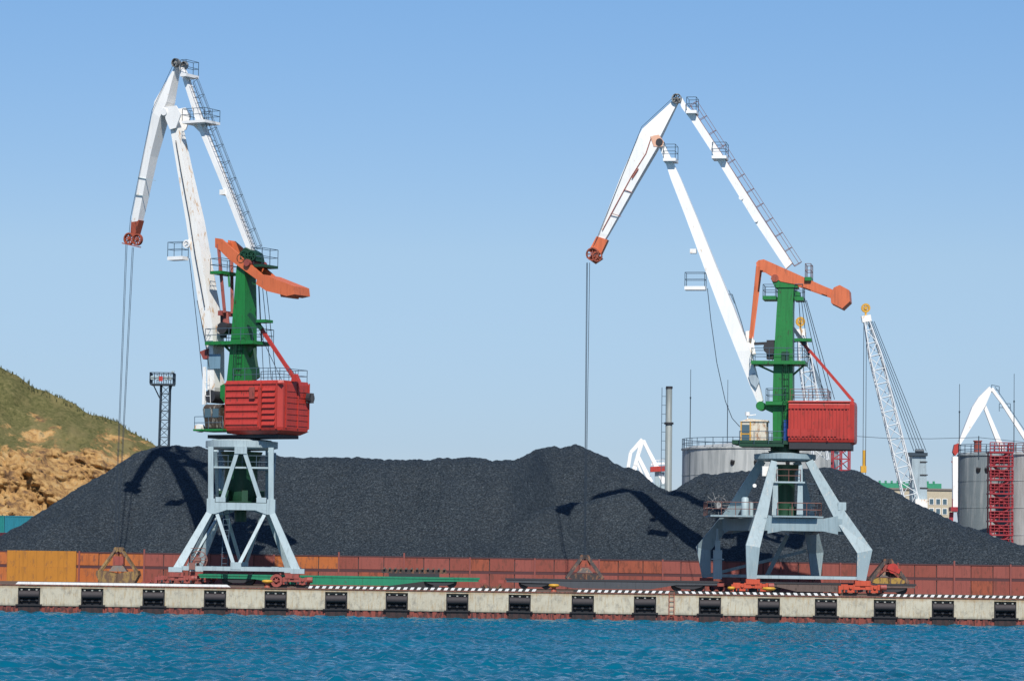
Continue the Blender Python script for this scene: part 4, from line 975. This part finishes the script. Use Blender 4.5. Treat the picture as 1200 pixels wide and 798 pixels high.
mb.build('push_rod', ORANGE, RC)
mb = MB(); mb.beam(K.JW(949, 411, .4), K.JW(1000, 470, .4), .24, .24); mb.beam(K.JW(937, 398, .4), K.JW(950, 413, .4), .3, .26); mb.build('stay_strut', RED, RC)
mb = MB(); mb.beam(K.JW(929, 384, .6), K.JW(944, 404, .6), .28, .28); mb.beam(K.JW(929, 400, .6), K.JW(940, 398, .6), .22, .22); mb.build('stay_bracket', DARKB, RC)
for a, b in (((939, 350), (953, 465)), ((941, 350), (966, 467)), ((943, 350), (973, 467)), ((945, 352), (978, 468)), ((936, 350), (944, 466)), ((946, 408), (996, 468))):
    mb = MB(); mb.tube(K.JW(*a, -.2), K.JW(*b, -.2), .028, 4); mb.build('luffing_rope', ROPE, RC)
GYR = K.JW(694, 298, 0).y
for a, b, v in (((687.5, 308), (684.5, 652), .5), ((688.5, 308), (685.5, 652), -.5), ((691, 308), (686, 652), .5)):
    mb = MB(); mb.tube(K.JW(*a, v), P(*b, GYR), .025, 5); mb.build('hoist_rope', ROPE, RC)
mb = MB(); mb.path([K.JW(829, 338, .9), K.JW(833, 375, .9), K.JW(840, 425, .9), K.JW(850, 470, .9), K.JW(858, 490, .9), K.JW(867, 500, .9)], .03); mb.build('power_cable', ROPE, RC)

# ------------------------------------------------------------------ grabs
GREYST = paint('grab_grey_steel', (.11, .095, .085), .4, (.14, .075, .04), .6)
DULLY = paint('dull_yellow_steel', (.36, .22, .04), .4, (.10, .06, .04), .6)
def grab(px, pyt, pyb, halfpx, Y, mats, lab, kind=0):
    arm, bucket, head = mats; c = P(px, pyb, Y); s = (P(px + 1, pyb, Y).x - c.x); z0 = c.z; z1 = P(px, pyt, Y).z; w = halfpx * s; H_ = z1 - z0
    root = thing('clamshell_grab', (c.x, Y, z0), lab, 'grab', 'clamshell grabs of the cranes')
    mb = MB(); mb.box(c.x - .32, c.x + .32, Y - .4, Y + .4, z1 - .35, z1); mb.tube((c.x - .2, Y - .5, z1 - .2), (c.x - .2, Y + .5, z1 - .2), .22, 10); mb.tube((c.x + .2, Y - .5, z1 - .2), (c.x + .2, Y + .5, z1 - .2), .22, 10); mb.build('grab_head', arm, root)
    for sx in (-1, 1):
        for sy in (-1, 1):
            mb = MB(); mb.beam((c.x + sx * .25, Y + sy * .45, z1 - .2), (c.x + sx * w * .93, Y + sy * .85, z0 + H_ * (.30 if kind == 0 else .02)), .17 if kind == 0 else .27, .18, ref=(0, 1, 0)); mb.build('grab_arm', arm, root)
        mb = MB(); pr = [(.01, .04), (.01, .30), (.55, .36), (.96, .38), (1.0, .27), (.76, .0), (.30, .0)] if kind == 0 else [(.02, .0), (.02, .22), (.45, .24), (.72, .15), (.78, .04), (.6, .0)]
        mb.loft([[(c.x + sx * a * w, Y - .95, z0 + b * H_) for a, b in pr], [(c.x + sx * a * w, Y + .95, z0 + b * H_) for a, b in pr]])
        mb.build('bucket_shell', bucket, root)
    mb = MB(); mb.box(c.x - .45, c.x + .45, Y - .45, Y + .45, z0 + H_ * .52, z0 + H_ * .76); mb.tube((c.x, Y, z0 + H_ * .78), (c.x, Y, z1 - .3), .07, 6); mb.build('lower_crosshead', head, root)
    mb = MB(); zb = z0 + H_ * (.36 if kind == 0 else .26); mb.hexa([(c.x - w * .42, Y - .6, zb), (c.x + w * .42, Y - .6, zb), (c.x + w * .42, Y + .6, zb), (c.x - w * .42, Y + .6, zb)], [(c.x - w * .15, Y - .35, zb + H_ * .22), (c.x + w * .15, Y - .35, zb + H_ * .22), (c.x + w * .15, Y + .35, zb + H_ * .22), (c.x - w * .15, Y + .35, zb + H_ * .22)]); mb.build('hood', GREYST if kind == 0 else GRABM, root)
    return root, c, w, H_, z0


grab(138.5, 641, 685, 25, GY, (GRABY, GRABY, BOGRED), 'yellow brown clamshell grab standing on the quay beside the ochre plates')
zdeck = QZ + .98
g = grab(685, 650, 678.5, 23, 258.2, (GRABM, GRABM, PULLEY), 'dark clamshell grab hanging from the right crane onto a flat wagon', 1)
g[0].location.z = zdeck
g = grab(1040, 660, 689, 25, 258.0, (GRABM, DULLY, BOGRED), 'dark clamshell grab with yellow shells and red counterweight, on the right flat wagon', 1)
g[0].location.z = zdeck
_, c, w, H_, z0 = g; setorg((c.x, 258.0, z0)); mb = MB(); mb.tube((c.x + .35, 257.0, z0 + 1.25), (c.x + .35, 257.5, z0 + 1.25), .42, 12); mb.beam((c.x - .1, 257.2, z0 + 1.4), (c.x + .9, 257.2, z0 + 1.0), .4, .5, ref=(0, 1, 0)); mb.build('counterweight_drum', RED, g[0])

# ------------------------------------------------------------------ flat wagons
def wagon(px0, px1, mat, lab, Yw=257.08):
    x0, x1 = XY(px0, Yw - 1.4, 682), XY(px1, Yw - 1.4, 682); Lw = x1 - x0; xm = (x0 + x1) / 2
    root = thing('flat_wagon', (xm, Yw, QZ + .12), lab, 'flat wagon', 'railway flat wagons on the quay track')
    zt_ = QZ + .98; mb = MB(); mb.box(x0, x1, Yw - 1.4, Yw + 1.4, zt_ - .14, zt_); mb.build('deck', DARK if mat is not WGREEN else mat, root)
    for sy in (-1, 1):
        mb = MB(); y = Yw + sy * 1.28; y0_, y1_ = y - .08, y + .08
        pr = [(x0 + .1, zt_ - .142), (x0 + .1, zt_ - .32), (x0 + Lw * .20, zt_ - .36), (x0 + Lw * .32, zt_ - .74), (x1 - Lw * .32, zt_ - .74), (x1 - Lw * .20, zt_ - .36), (x1 - .1, zt_ - .32), (x1 - .1, zt_ - .142)]
        mb.loft([[(a, y0_, b) for a, b in pr], [(a, y1_, b) for a, b in pr]]); mb.build('side_sill', mat, root)
    for k, xb in enumerate((x0 + Lw * .14, x1 - Lw * .14)):
        mb = MB(); z = QZ + .13; 
        for sy in (-1, 1):
            y = Yw + sy * 1.05
            mb.loft([[(xb + a, y - .08, z + b) for a, b in pr] for y in (y, y + .14 * sy) for pr in [[(-1.15, .40), (-1.15, .52), (-.4, .55), (.4, .55), (1.15, .52), (1.15, .40), (.45, .16), (-.45, .16)]]])
        mb.box(xb - .25, xb + .25, Yw - 1.1, Yw + 1.1, z + .3, z + .5); bg_ = mb.build('truck', DARK, root)
        for sx in (-.9, .9):
            w = MB(); w.tube((xb + sx, Yw - .9, z + .46 - .02), (xb + sx, Yw - .74, z + .44), .44, 16); w.tube((xb + sx, Yw + .74, z + .44), (xb + sx, Yw + .9, z + .44), .44, 16); w.tube((xb + sx, Yw - 1.1, z + .44), (xb + sx, Yw + 1.1, z + .44), .08, 8); w.build('wheelset', DARK, bg_)
    for xe, s in ((x0, -1), (x1, 1)):
        mb = MB(); mb.box(min(xe, xe + s * .55), max(xe, xe + s * .55), Yw - .15, Yw + .15, zt_ - .42, zt_ - .16); mb.build('coupler', BOGRED, root)
    return root
WGREEN = paint('wagon_green', (.01, .20, .10), .2, (.05, .09, .06), .5)
WGREY = paint('wagon_grey', (.055, .062, .072), .15, (.11, .07, .05), .6)
WBROWN = paint('wagon_brown', (.12, .085, .075), .3, (.06, .04, .035), .7)
wagon(232, 562, WGREEN, 'green flat wagon behind the left crane')
wagon(592, 842, WGREY, 'dark grey flat wagon carrying the middle grab')
wagon(868, 1074, WBROWN, 'brown grey flat wagon under the right crane')

# beam stack on green wagon
x0, x1 = XY(447, 259.8, 670), XY(523, 259.8, 670); zb0 = QZ + .9
root = thing('lifting_beam', ((x0 + x1) / 2, 260.5, QZ + .005), 'dark rusty spreader beam with blocks on top, behind the green wagon', 'lifting beam')
mb = MB(); zt_ = ZY(485, 667, 260); mb.box(x0, x1, 260.2, 260.8, zt_ - .32, zt_); mb.build('beam', GRABM, root)
mb = MB()
for k in range(12): xx = x0 + .15 + k * (x1 - x0 - .4) / 11; mb.box(xx, xx + .16, 260.0, 260.9, zt_ + .002, zt_ + .12)
mb.build('blocks', GREYST, root)
mb = MB(); mb.box(x0 + .6, x1 - .6, 260.1, 260.9, QZ + .006, zt_ - .33); mb.build('base', DARK, root)
# scrap lumps near middle
def rubbish(px, Y, lab, mat, n, sx, cat='scrap pile'):
    x = XY(px, Y, 684); setorg((x, Y, QZ)); mb = MB()
    for _ in range(n):
        a = Vector((x + random.uniform(-sx, sx), Y + random.uniform(-.3, .3), QZ + .09)); b = a + Vector((random.uniform(-.5, .5), random.uniform(-.1, .1), random.uniform(.0, .4)))
        mb.beam(a, b, random.uniform(.05, .2), random.uniform(.05, .16))
    tag(mb.build('scrap_pile', mat), lab, cat, kind='stuff')
rubbish(178, 252.8, 'rusty scrap steel heaped left of the left crane wheels', BOGRED, 30, .9)
rubbish(578, 254.2, 'dark rigging scrap lying between the wagons', GRABM, 22, 1.2)

# ------------------------------------------------------------------ light tower
def lattice(mb, p, q, w0, w1, step, r, n=4, rd=None):
    p, q = Vector(p), Vector(q); d = (q - p); Ld = d.length; d.normalize()
    ref = Vector((0, 1, 0)); x = d.cross(ref).normalized(); y = x.cross(d).normalized(); rd = rd or r * .6
    cs = [(-.5, -.5), (.5, -.5), (.5, .5), (-.5, .5)]
    pt = lambda t, k: p + d * Ld * t + (x * cs[k][0] + y * cs[k][1]) * (w0 + (w1 - w0) * t)
    for k in range(4): mb.tube(pt(0, k), pt(1, k), r, n)
    m = max(1, int(Ld / step))
    for i in range(m):
        a, b = i / m, (i + 1) / m
        for k in range(4):
            j = (k + 1) % 4
            if i % 2: mb.tube(pt(a, k), pt(b, j), rd, 3)
            else: mb.tube(pt(a, j), pt(b, k), rd, 3)
            mb.tube(pt(b, k), pt(b, j), rd, 3)
Yt = 330.; c = P(191.5, 520, Yt); ct = P(190.5, 451, Yt)
root = thing('floodlight_tower', (c.x, Yt, QZ), 'dark blue lattice floodlight tower with a railed platform beside the hill', 'light tower')
mb = MB(); lattice(mb, (c.x, Yt, QZ), (c.x + .1, Yt, ct.z), 1.15, .95, .9, .08, 4, .035); mb.build('lattice_mast', DARKB, root)
zp = P(190, 450, Yt).z; x0, x1 = P(177, 450, Yt).x, P(204, 450, Yt).x
mb = MB(); mb.box(x0, x1, Yt - 1.2, Yt + 1.2, zp - .15, zp); 
for sx in (-1, 1): mb.beam((c.x + sx * .5, Yt, zp - 1.5), (x0 + .25 if sx < 0 else x1 - .25, Yt, zp - .1), .12, .12)
d = mb.build('platform', DARKB, root)
mb = MB(); mb.rail([(x0, Yt - 1.2, zp), (x1, Yt - 1.2, zp), (x1, Yt + 1.2, zp), (x0, Yt + 1.2, zp)], 1.15, .04, .5, close=True); mb.build('railing', DARKB, d)
for px in (180, 186, 195, 200): q = P(px, 445, Yt); mb = MB(); mb.tube((q.x, Yt - 1.0, zp + .6), (q.x, Yt - .6, zp + .6), .25, 8); mb.build('floodlight', GREYBL, root)
mb = MB(); q = P(202.5, 436, Yt); mb.box(q.x - .15, q.x + .15, Yt - .2, Yt + .2, zp + 1.15, zp + 1.4); mb.build('floodlight', GREYBL, root)
mb = MB(); q = P(190, 446, Yt); mb.box(q.x - .2, q.x + .2, Yt - 1.24, Yt - 1.21, zp + .25, zp + .75); mb.build('red_box', RED, root)

# ------------------------------------------------------------------ chimney, ladder mast, antennas
Yt = 345.; c = P(783, 575, Yt)
root = thing('chimney', (c.x, Yt, QZ), 'slim grey metal chimney pipe rising behind the coal valley', 'chimney')
CHM = paint('chimney_grey', (.24, .27, .26), .1, (.15, .15, .13), .5)
zt_ = P(784, 453, Yt).z; zj = P(783, 496, Yt).z; tx = P(784, 453, Yt).x
mb = MB(); mb.loft([[(c.x + (0) + r * math.cos(a * math.pi / 9), Yt + r * math.sin(a * math.pi / 9), z) for a in range(18)] for r, z in ((.40, QZ), (.38, zj), (.34, zj + .02), (.33, zt_))], True); mb.build('flue', CHM, root)
mb = MB(); mb.ring((c.x, Yt, zj), (0, 0, 1), .36, .52, .22, 18); mb.ring((c.x, Yt, zt_ - .1), (0, 0, 1), .3, .38, .25, 18); mb.build('collar', DARK, root)
q = P(778, 575, Yt); root = thing('ladder_mast', (q.x - .1, Yt, QZ), 'thin dark ladder mast standing right beside the chimney', 'mast')
mb = MB(); mb.ladder((q.x - .1, Yt, QZ), (q.x - .1, Yt, zt_ - .1), (1, 0, 0), .46, .95, .035); mb.build('ladder', RAILM, root)
mb = MB()
for z in (zt_ - .2, zj, zj - 5, zj - 9): mb.beam((q.x, Yt, z), (c.x - .3, Yt, z), .05, .05)
mb.build('bracket', RAILM, root)
for px, y0, Y, lab in ((809.5, 433, 330, 'tall thin whip antenna left of the wide tank'), (853, 445, 352, 'thin whip antenna rising from the wide tank roof'), (1124.5, 450, 335, 'thin whip antenna at the left edge of the dark silo'), (1188.5, 438, 338, 'thin whip antenna above the pale silo at the right')):
    q = P(px, y0, Y); setorg((q.x, Y, QZ)); mb = MB(); mb.tube((q.x, Y, QZ), (q.x, Y, q.z - 3), .05, 5); mb.tube((q.x, Y, q.z - 3), (q.x, Y, q.z), .03, 5)
    mb.tube((q.x, Y, q.z - 3.1), (q.x, Y, q.z - 2.9), .09, 6); tag(mb.build('antenna', DARKB), lab, 'antenna', 'whip antennas around the tanks')

# ------------------------------------------------------------------ tanks
def tankmat(name, a, b_, st_):
    m, t, b, N, L = nt(name); v = coords(N, L, (2.2, 2.2, .18)); n1 = noise_n(N, L, v, .5, 8, .7); n2 = noise_n(N, L, coords(N, L), .5, 5)
    c = mixc(N, L, n2.outputs['Fac'], a, b_); r = ramp(N, [(.45, (0, 0, 0)), (.62, (1, 1, 1))]); L.new(n1.outputs['Fac'], r.inputs[0])
    L.new(mixc(N, L, r.outputs[0], c, st_), b.inputs['Base Color']); b.inputs['Roughness'].default_value = .75; return m
def tank(px0, px1, pyt, Y, mat, lab, rmat, cat='tank', bands=4, parts=True):
    R = (P(px1, pyt, Y).x - P(px0, pyt, Y).x) / 2; x = P((px0 + px1) / 2, pyt, Y).x; yc = Y + R * .3; z1 = P((px0 + px1) / 2, pyt, Y).z
    root = thing('storage_tank', (x, yc, QZ), lab, cat)
    n = 48; ring = lambda r, z: [(x + r * math.cos(2 * math.pi * i / n), yc + r * math.sin(2 * math.pi * i / n), z) for i in range(n)]
    mb = MB(); mb.loft([ring(R, QZ), ring(R, z1 - .15)], True); mb.build('shell', mat, root)
    mb = MB(); mb.loft([ring(R + .12, z1 - .15), ring(R + .12, z1), ring(R * .9, z1 + .25), ring(.2, z1 + R * .12)]); mb.build('roof', mat, root)
    mb = MB()
    for k in range(bands): z = QZ + (z1 - QZ) * (k + 1) / (bands + 1); mb.ring((x, yc, z), (0, 0, 1), R - .02, R + .03, .06, n)
    mb.build('seam_bands', mat, root)
    mb = MB(); pts = [(x + R * math.cos(2 * math.pi * i / 22), yc + R * math.sin(2 * math.pi * i / 22), z1) for i in range(22)]; mb.rail(pts, 1.1, .035, 1.4, close=True); mb.build('railing', rmat, root)
    mb = MB()
    for a in (-2.0, -1.3, -1.7): mb.tube((x + R * math.cos(a), yc + R * math.sin(a) - .1, z1 - 1.5), (x + R * math.cos(a), yc + R * math.sin(a) + .1, z1 - 1.9), .25, 10)
    mb.build('nozzle', DARK, root)
    return root, x, yc, R, z1
TK1 = tankmat('tank_grey', (.40, .42, .41), (.54, .55, .53), (.27, .29, .29)); TK2 = tankmat('silo_dark', (.11, .145, .16), (.19, .22, .235), (.32, .34, .34)); TK3 = tankmat('silo_pale', (.44, .46, .46), (.56, .57, .56), (.33, .33, .32))
tank(801, 985, 526, 352, TK1, 'wide pale concrete storage tank with roof railing behind the right crane', RAILM)
r_, x, yc, R, z1 = tank(1124.5, 1190, 533, 345, TK2, 'dark stained silo left of the red stair tower', RAILM, 'silo')
mb = MB(); q = P(1152, 524, 342); setorg(r_.location); mb.tube((q.x, yc, z1), (q.x, yc, z1 + 1.5), .42, 12); mb.tube((q.x, yc, z1 + 1.5), (q.x, yc, z1 + 1.62), .5, 12); mb.build('roof_vent', BOGRED, r_)
tank(1183, 1262, 532, 337, TK3, 'pale grey silo at the right edge beside the red stair tower', RAILR, 'silo')
# red stair tower
Yt = 333.; x0, x1 = P(1161, 580, Yt).x, P(1186, 580, Yt).x; zt_ = P(1172, 529, Yt).z
root = thing('stair_tower', ((x0 + x1) / 2, Yt, QZ), 'red steel stair tower between the two silos at the right', 'stair tower')
STR = flat('stair_red', (.32, .025, .035), .5)
mb = MB()
for xx in (x0, x1):
    for yy in (Yt, Yt + 2): mb.beam((xx, yy, QZ), (xx, yy, zt_), .14, .14)
mb.build('frame', STR, root)
n = 10
for k in range(n):
    z = QZ + (zt_ - QZ) * (k + 1) / n; za = QZ + (zt_ - QZ) * k / n
    mb = MB(); mb.box(x0 - .15, x1 + .15, Yt - .15, Yt + 2.1, z - .16, z); mb.build('landing', STR, root)
    mb = MB(); a, b_ = (x0 + .3, x1 - .3) if k % 2 else (x1 - .3, x0 + .3)
    for yy in (Yt + .3, Yt + .9): mb.beam((a, yy, za), (b_, yy, z), .06, .2)
    for i in range(8): q = Vector((a, Yt + .6, za)).lerp(Vector((b_, Yt + .6, z)), (i + .5) / 8); mb.box(q.x - .12, q.x + .12, Yt + .3, Yt + .9, q.z - .02, q.z + .02)
    mb.build('stair_flight', STR, root)
    mb = MB(); mb.rail([(x0 - .1, Yt - .12, z), (x1 + .1, Yt - .12, z)], .95, .05, .5, 3); mb.build('railing', STR, root)
    mb = MB(); mb.beam((x0, Yt - .02, za), (x1, Yt - .02, z), .09, .09); mb.build('cross_brace', STR, root)
    mb = MB(); mb.box(x0 + .1, x1 - .1, Yt + 1.9, Yt + 1.95, za + .2, z - .5); mb.build('back_panel', STR, root)

# red truss structure behind the right house
Yt = 300.; x0, x1 = P(984, 540, Yt).x, P(1004, 540, Yt).x
root = thing('red_truss_tower', ((x0 + x1) / 2, Yt + 6, QZ), 'crimson steel truss tower partly hidden behind the right machine house', 'truss tower')
mb = MB(); zt_ = P(994, 522, Yt).z
for k in range(4):
    z = zt_ - k * 1.1; mb.beam((x0 - .2, Yt + 6, z), (x1, Yt + 6, z), .12, .12); mb.beam((x0, Yt + 6, z - 1.1), (x1, Yt + 6, z), .1, .1); mb.beam((x0 + .6, Yt + 6.6, z), (x1, Yt + 6.6, z - 1.1), .08, .08)
for xx in (x0, (x0 + x1) / 2, x1): mb.beam((xx, Yt + 6, QZ), (xx, Yt + 6, zt_ + .4), .13, .13); mb.beam((xx, Yt + 7.5, QZ), (xx, Yt + 7.5, zt_ + .4), .13, .13)
mb.build('truss', STR, root)
mb = MB(); mb.rail([(x0, Yt + 5.9, zt_), (x1, Yt + 5.9, zt_)], 1.0, .03, .6); mb.build('railing', STR, root)
# ------------------------------------------------------------------ lattice boom harbour cranes
LATW = paint('lattice_white', (.74, .77, .78), .0, streak=0.0, var=.05)
def lattice_crane(bpx, bpy, tpx, tpy, Y, lab, tower=None, hook=True):
    b_ = P(bpx, bpy, Y); t_ = P(tpx, tpy, Y)
    root = thing('lattice_boom_crane', (b_.x, Y, QZ), lab, 'lattice crane', 'lattice boom cranes behind the coal')
    mb = MB(); d = (t_ - b_); mid = b_ + d * .80
    lattice(mb, b_, mid, 1.5, 1.25, 1.5, .085, 4, .05); lattice(mb, mid, t_, 1.25, .45, 1.2, .085, 4, .05); mb.build('boom', LATW, root)
    mb = MB(); mb.beam(t_ - d.normalized() * .5, t_ + Vector((0, 0, .2)), 1.0, .7); mb.build('boom_head', WHITER, root)
    c = P(tpx, tpy - 11, Y); mb = MB(); mb.ring(c, (0, 1, 0), .28, .5, .3, 14); mb.tube(c - Vector((0, .2, 0)), c + Vector((0, .2, 0)), .2, 8)
    for k in range(6): e = Vector((math.cos(k), 0, math.sin(k))); mb.beam(c, c + e * .45, .1, .1, ref=(0, 1, 0))
    mb.beam(c, t_, .2, .2); mb.build('head_sheave', YELLOW, root)
    if hook:
        for dx in (-2.5, .6): mb = MB(); q = P(tpx + dx, tpy, Y); mb.tube((q.x, Y - .3, q.z), (q.x, Y - .3, P(tpx + dx, 556, Y).z), .03, 4); mb.build('hoist_rope', ROPE, root)
    return root, b_, t_
Yt = 335.
root, b_, t_ = lattice_crane(1070, 596, 1014.5, 372, Yt, 'tall white lattice boom harbour crane with blue grey tower, right of the right crane')
tw = paint('tower_blue_grey', (.34, .42, .46), .12)
x0, x1 = P(1069, 560, Yt).x, P(1088, 560, Yt).x; zt_ = P(1078, 534, Yt).z
mb = MB(); mb.hexa([(x0, Yt + .2, QZ), (x1 + .25, Yt + .2, QZ), (x1 + .25, Yt + 2.4, QZ), (x0, Yt + 2.4, QZ)], [(x0, Yt + .2, zt_), (x1 - .25, Yt + .2, zt_), (x1 - .25, Yt + 2.4, zt_), (x0, Yt + 2.4, zt_)]); tt = mb.build('tower', tw, root)
for k in range(5): z = zt_ - .7 - k * 1.4; mb = MB(); mb.box(x0 + .85, x1 + .02 - .12 + k * .05, Yt + .12, Yt + .2, z, z + .12); mb.build('band', DARK, tt)
mb = MB(); mb.box(x0 - .35, x1 - .1, Yt - .1, Yt + 2.6, zt_ + .002, zt_ + .35); mb.tube((x0 + .3, Yt, zt_ + .5), (x1 - .5, Yt, zt_ + .5), .22, 8); mb.build('tower_cap', DARKB, root)
mb = MB(); mb.box(x0 + .2, x0 + 1.5, Yt - 1.2, Yt + .19, P(1075, 598, Yt).z - 1, P(1075, 585, Yt).z); mb.build('cab', WHITER, root)
for k in range(5):
    mb = MB(); a = t_ + (b_ - t_) * (.0 if k < 3 else .02); mb.tube(a + Vector((.2 * k, 0, 0)), (x0 + .2 + .33 * k, Yt + .2, zt_ + .5), .032, 4); mb.build('stay_rope', ROPE, root)
mb = MB(); q = P(1012, 545, Yt); mb.box(q.x - .35, q.x + .25, Yt - .6, Yt, q.z - .8, q.z - .1); mb.tube((q.x, Yt - .3, q.z - .1), (q.x, Yt - .3, q.z + 1.6), .16, 8); mb.build('hook_block', YELLOW, root)
root, b_, t_ = lattice_crane(962, 540, 938, 388, 322., 'white lattice boom crane seen directly behind the mast of the right crane', hook=False)
for k in range(4):
    mb = MB(); q = P(985 + k * 3, 530, 322.); mb.tube(t_, q, .03, 4); mb.build('stay_rope', ROPE, root)

# ------------------------------------------------------------------ distant portal cranes
def far_crane(Y, lab, S, parts):
    q = P(*S, Y); root = thing('distant_portal_crane', (q.x, Y, QZ), lab, 'portal crane', 'distant portal cranes')
    for name, mat, segs in parts:
        mb = MB()
        for seg in segs:
            kind = seg[0]
            if kind == 'b': _, a, b, w0, w1 = seg; mb.beam(P(*a, Y), P(*b, Y), w0, w0, ref=(0, 1, 0), w2=w1, h2=w1)
            elif kind == 't': _, a, b, r = seg; mb.tube(P(*a, Y), P(*b, Y), r, 5)
            elif kind == 'p':
                _, pts, hw_ = seg; q = [P(*p, Y) for p in pts]; mb.loft([[(v.x, Y - hw_, v.z) for v in q], [(v.x, Y + hw_, v.z) for v in q]])
            elif kind == 'r': _, pts = seg; mb.rail([P(*p, Y) for p in pts], 1.0, .04)
            elif kind == 'l': _, a, b = seg; mb.ladder(P(*a, Y - .5), P(*b, Y - .5), (1, 0, 0), .6, .8, .04)
        mb.build(name, mat, root)
    return root
far_crane(400., 'distant white portal crane behind the right silos', (1121, 620), [
    ('rocker_arm', WHITE, [('p', [(1125, 521), (1122, 520), (1139, 477), (1146, 466), (1159, 453), (1162, 457), (1154, 476)], .5)]),
    ('boom', WHITE, [('b', (1153, 474), (1175, 529), .4, .7), ('b', (1175, 529), (1180, 545), .7, .5)]),
    ('tie_beam', WHITE, [('b', (1162, 455), (1176, 474), .4, .4), ('b', (1176, 474), (1206, 520), .45, .55)]),
    ('ladder', RAILM, [('t', (1166, 453), (1202, 506), .04), ('r', [(1162, 460), (1171, 462)]), ('r', [(1171, 482), (1184, 482)])]),
    ('nose', RED, [('p', [(1118, 521), (1124, 519), (1124, 528), (1119, 534), (1116, 530)], .5)]),
    ('tower', WHITE, [('b', (1119.5, 535), (1120, 600), .8, .8)]),
    ('tower_ring', STR, [('b', (1115, 541), (1124, 541), .2, .2)]), ('cabin_base', STR, [('p', [(1113, 594), (1125, 594), (1125, 599), (1113, 599)], 1.), ('b', (1117, 584), (1117, 594), .3, .3), ('b', (1123, 584), (1123, 594), .3, .3)]),
    ('portal', STR, [('b', (1115, 600), (1113, 630), .5, .5), ('b', (1124, 600), (1127, 630), .5, .5)]),
    ('hoist_rope', ROPE, [('t', (1117, 530), (1117, 600), .04)])])
far_crane(560., 'small far white portal crane with red cabin behind the coal valley', (775, 600), [
    ('rocker_arm', WHITE, [('b', (736, 548), (739, 530), .6, .6), ('b', (739, 530), (753, 515), .6, .8), ('b', (753, 515), (744, 545), .8, .6), ('b', (744, 545), (741, 552), .5, .5)]),
    ('boom', WHITE, [('b', (748, 535), (763, 565), .6, .8), ('b', (746, 540), (755, 562), .4, .4), ('b', (747, 538), (745, 552), .3, .3)]),
    ('tie_beam', WHITE, [('b', (754, 516), (768, 545), .6, .6), ('b', (768, 545), (779, 566), .7, .9), ('b', (757, 520), (772, 548), .25, .25)]),
    ('cabin', RED, [('p', [(762, 547), (779, 546), (779, 552), (762, 553)], 1.2)]),
    ('cabin_windows', WHITE, [('b', (763, 544), (779, 543), .3, .3), ('r', [(765, 546), (778, 545)])]),
    ('tower', GREYBL, [('b', (770, 553), (770, 590), .8, .8), ('b', (776, 553), (777, 590), .8, .8), ('b', (770, 565), (776, 575), .3, .3)])])

# ------------------------------------------------------------------ building
Yt = 470.; x0, x1 = P(1030, 580, Yt).x, P(1116, 580, Yt).x; zt_ = P(1080, 574, Yt).z
root = thing('office_building', ((x0 + x1) / 2, Yt, QZ), 'beige brick building with green roof netting far behind the coal', 'building')
BEI = flat('beige_brick', (.47, .41, .30), .85); ROOFG = flat('green_netting', (.03, .26, .14), .7)
mb = MB(); mb.box(x0, x1, Yt, Yt + 12, QZ, zt_); mb.build('wall', BEI, root)
mb = MB(); mb.box(x0 - .2, x1 + .2, Yt - .2, Yt + 12.2, zt_ + .002, zt_ + .25); mb.build('cornice', flat('grey_cornice', (.2, .17, .15), .8), root)
mb = MB(); mb.box(x0, x1 - 1.6, Yt + .3, Yt + 11, zt_ + .252, zt_ + 1.0)
for k in range(10): xx = x0 + k * (x1 - x0 - 2) / 10; mb.box(xx, xx + .3, Yt + .25, Yt + .6, zt_ + 1.0, zt_ + 1.35)
mb.build('roof_netting', ROOFG, root)
nw = 10
for fl in range(3):
    for k in range(nw):
        xx = x0 + .5 + k * (x1 - x0 - 1.0) / nw; z = zt_ - 2.0 - fl * 1.45 - .2
        mb = MB(); mb.box(xx, xx + .75, Yt - .05, Yt - .003, z, z + .95); w_ = mb.build('window', WHITE, root)
        mb = MB(); mb.box(xx + .08, xx + .67, Yt - .08, Yt - .053, z + .08, z + .87); mb.build('pane', GLASS, w_)
# overhead wire
root = thing('overhead_wire', (P(1008, 512, 300).x, 300, P(1008, 512, 300).z), 'thin overhead wire sagging across to the right silos', 'wire')
mb = MB(); pts = [P(1002, 511, 300), P(1040, 513.5, 300), P(1090, 514, 300), P(1147, 512.5, 300), P(1200, 518, 300), P(1240, 524, 300)]; mb.path(pts, .022, 4); mb.build('cable', ROPE, root)
mb = MB(); q = P(1147, 512, 300); mb.tube((q.x, 300, q.z - 2.2), (q.x, 300, q.z + .1), .05, 5); mb.build('insulator', DARKB, root)
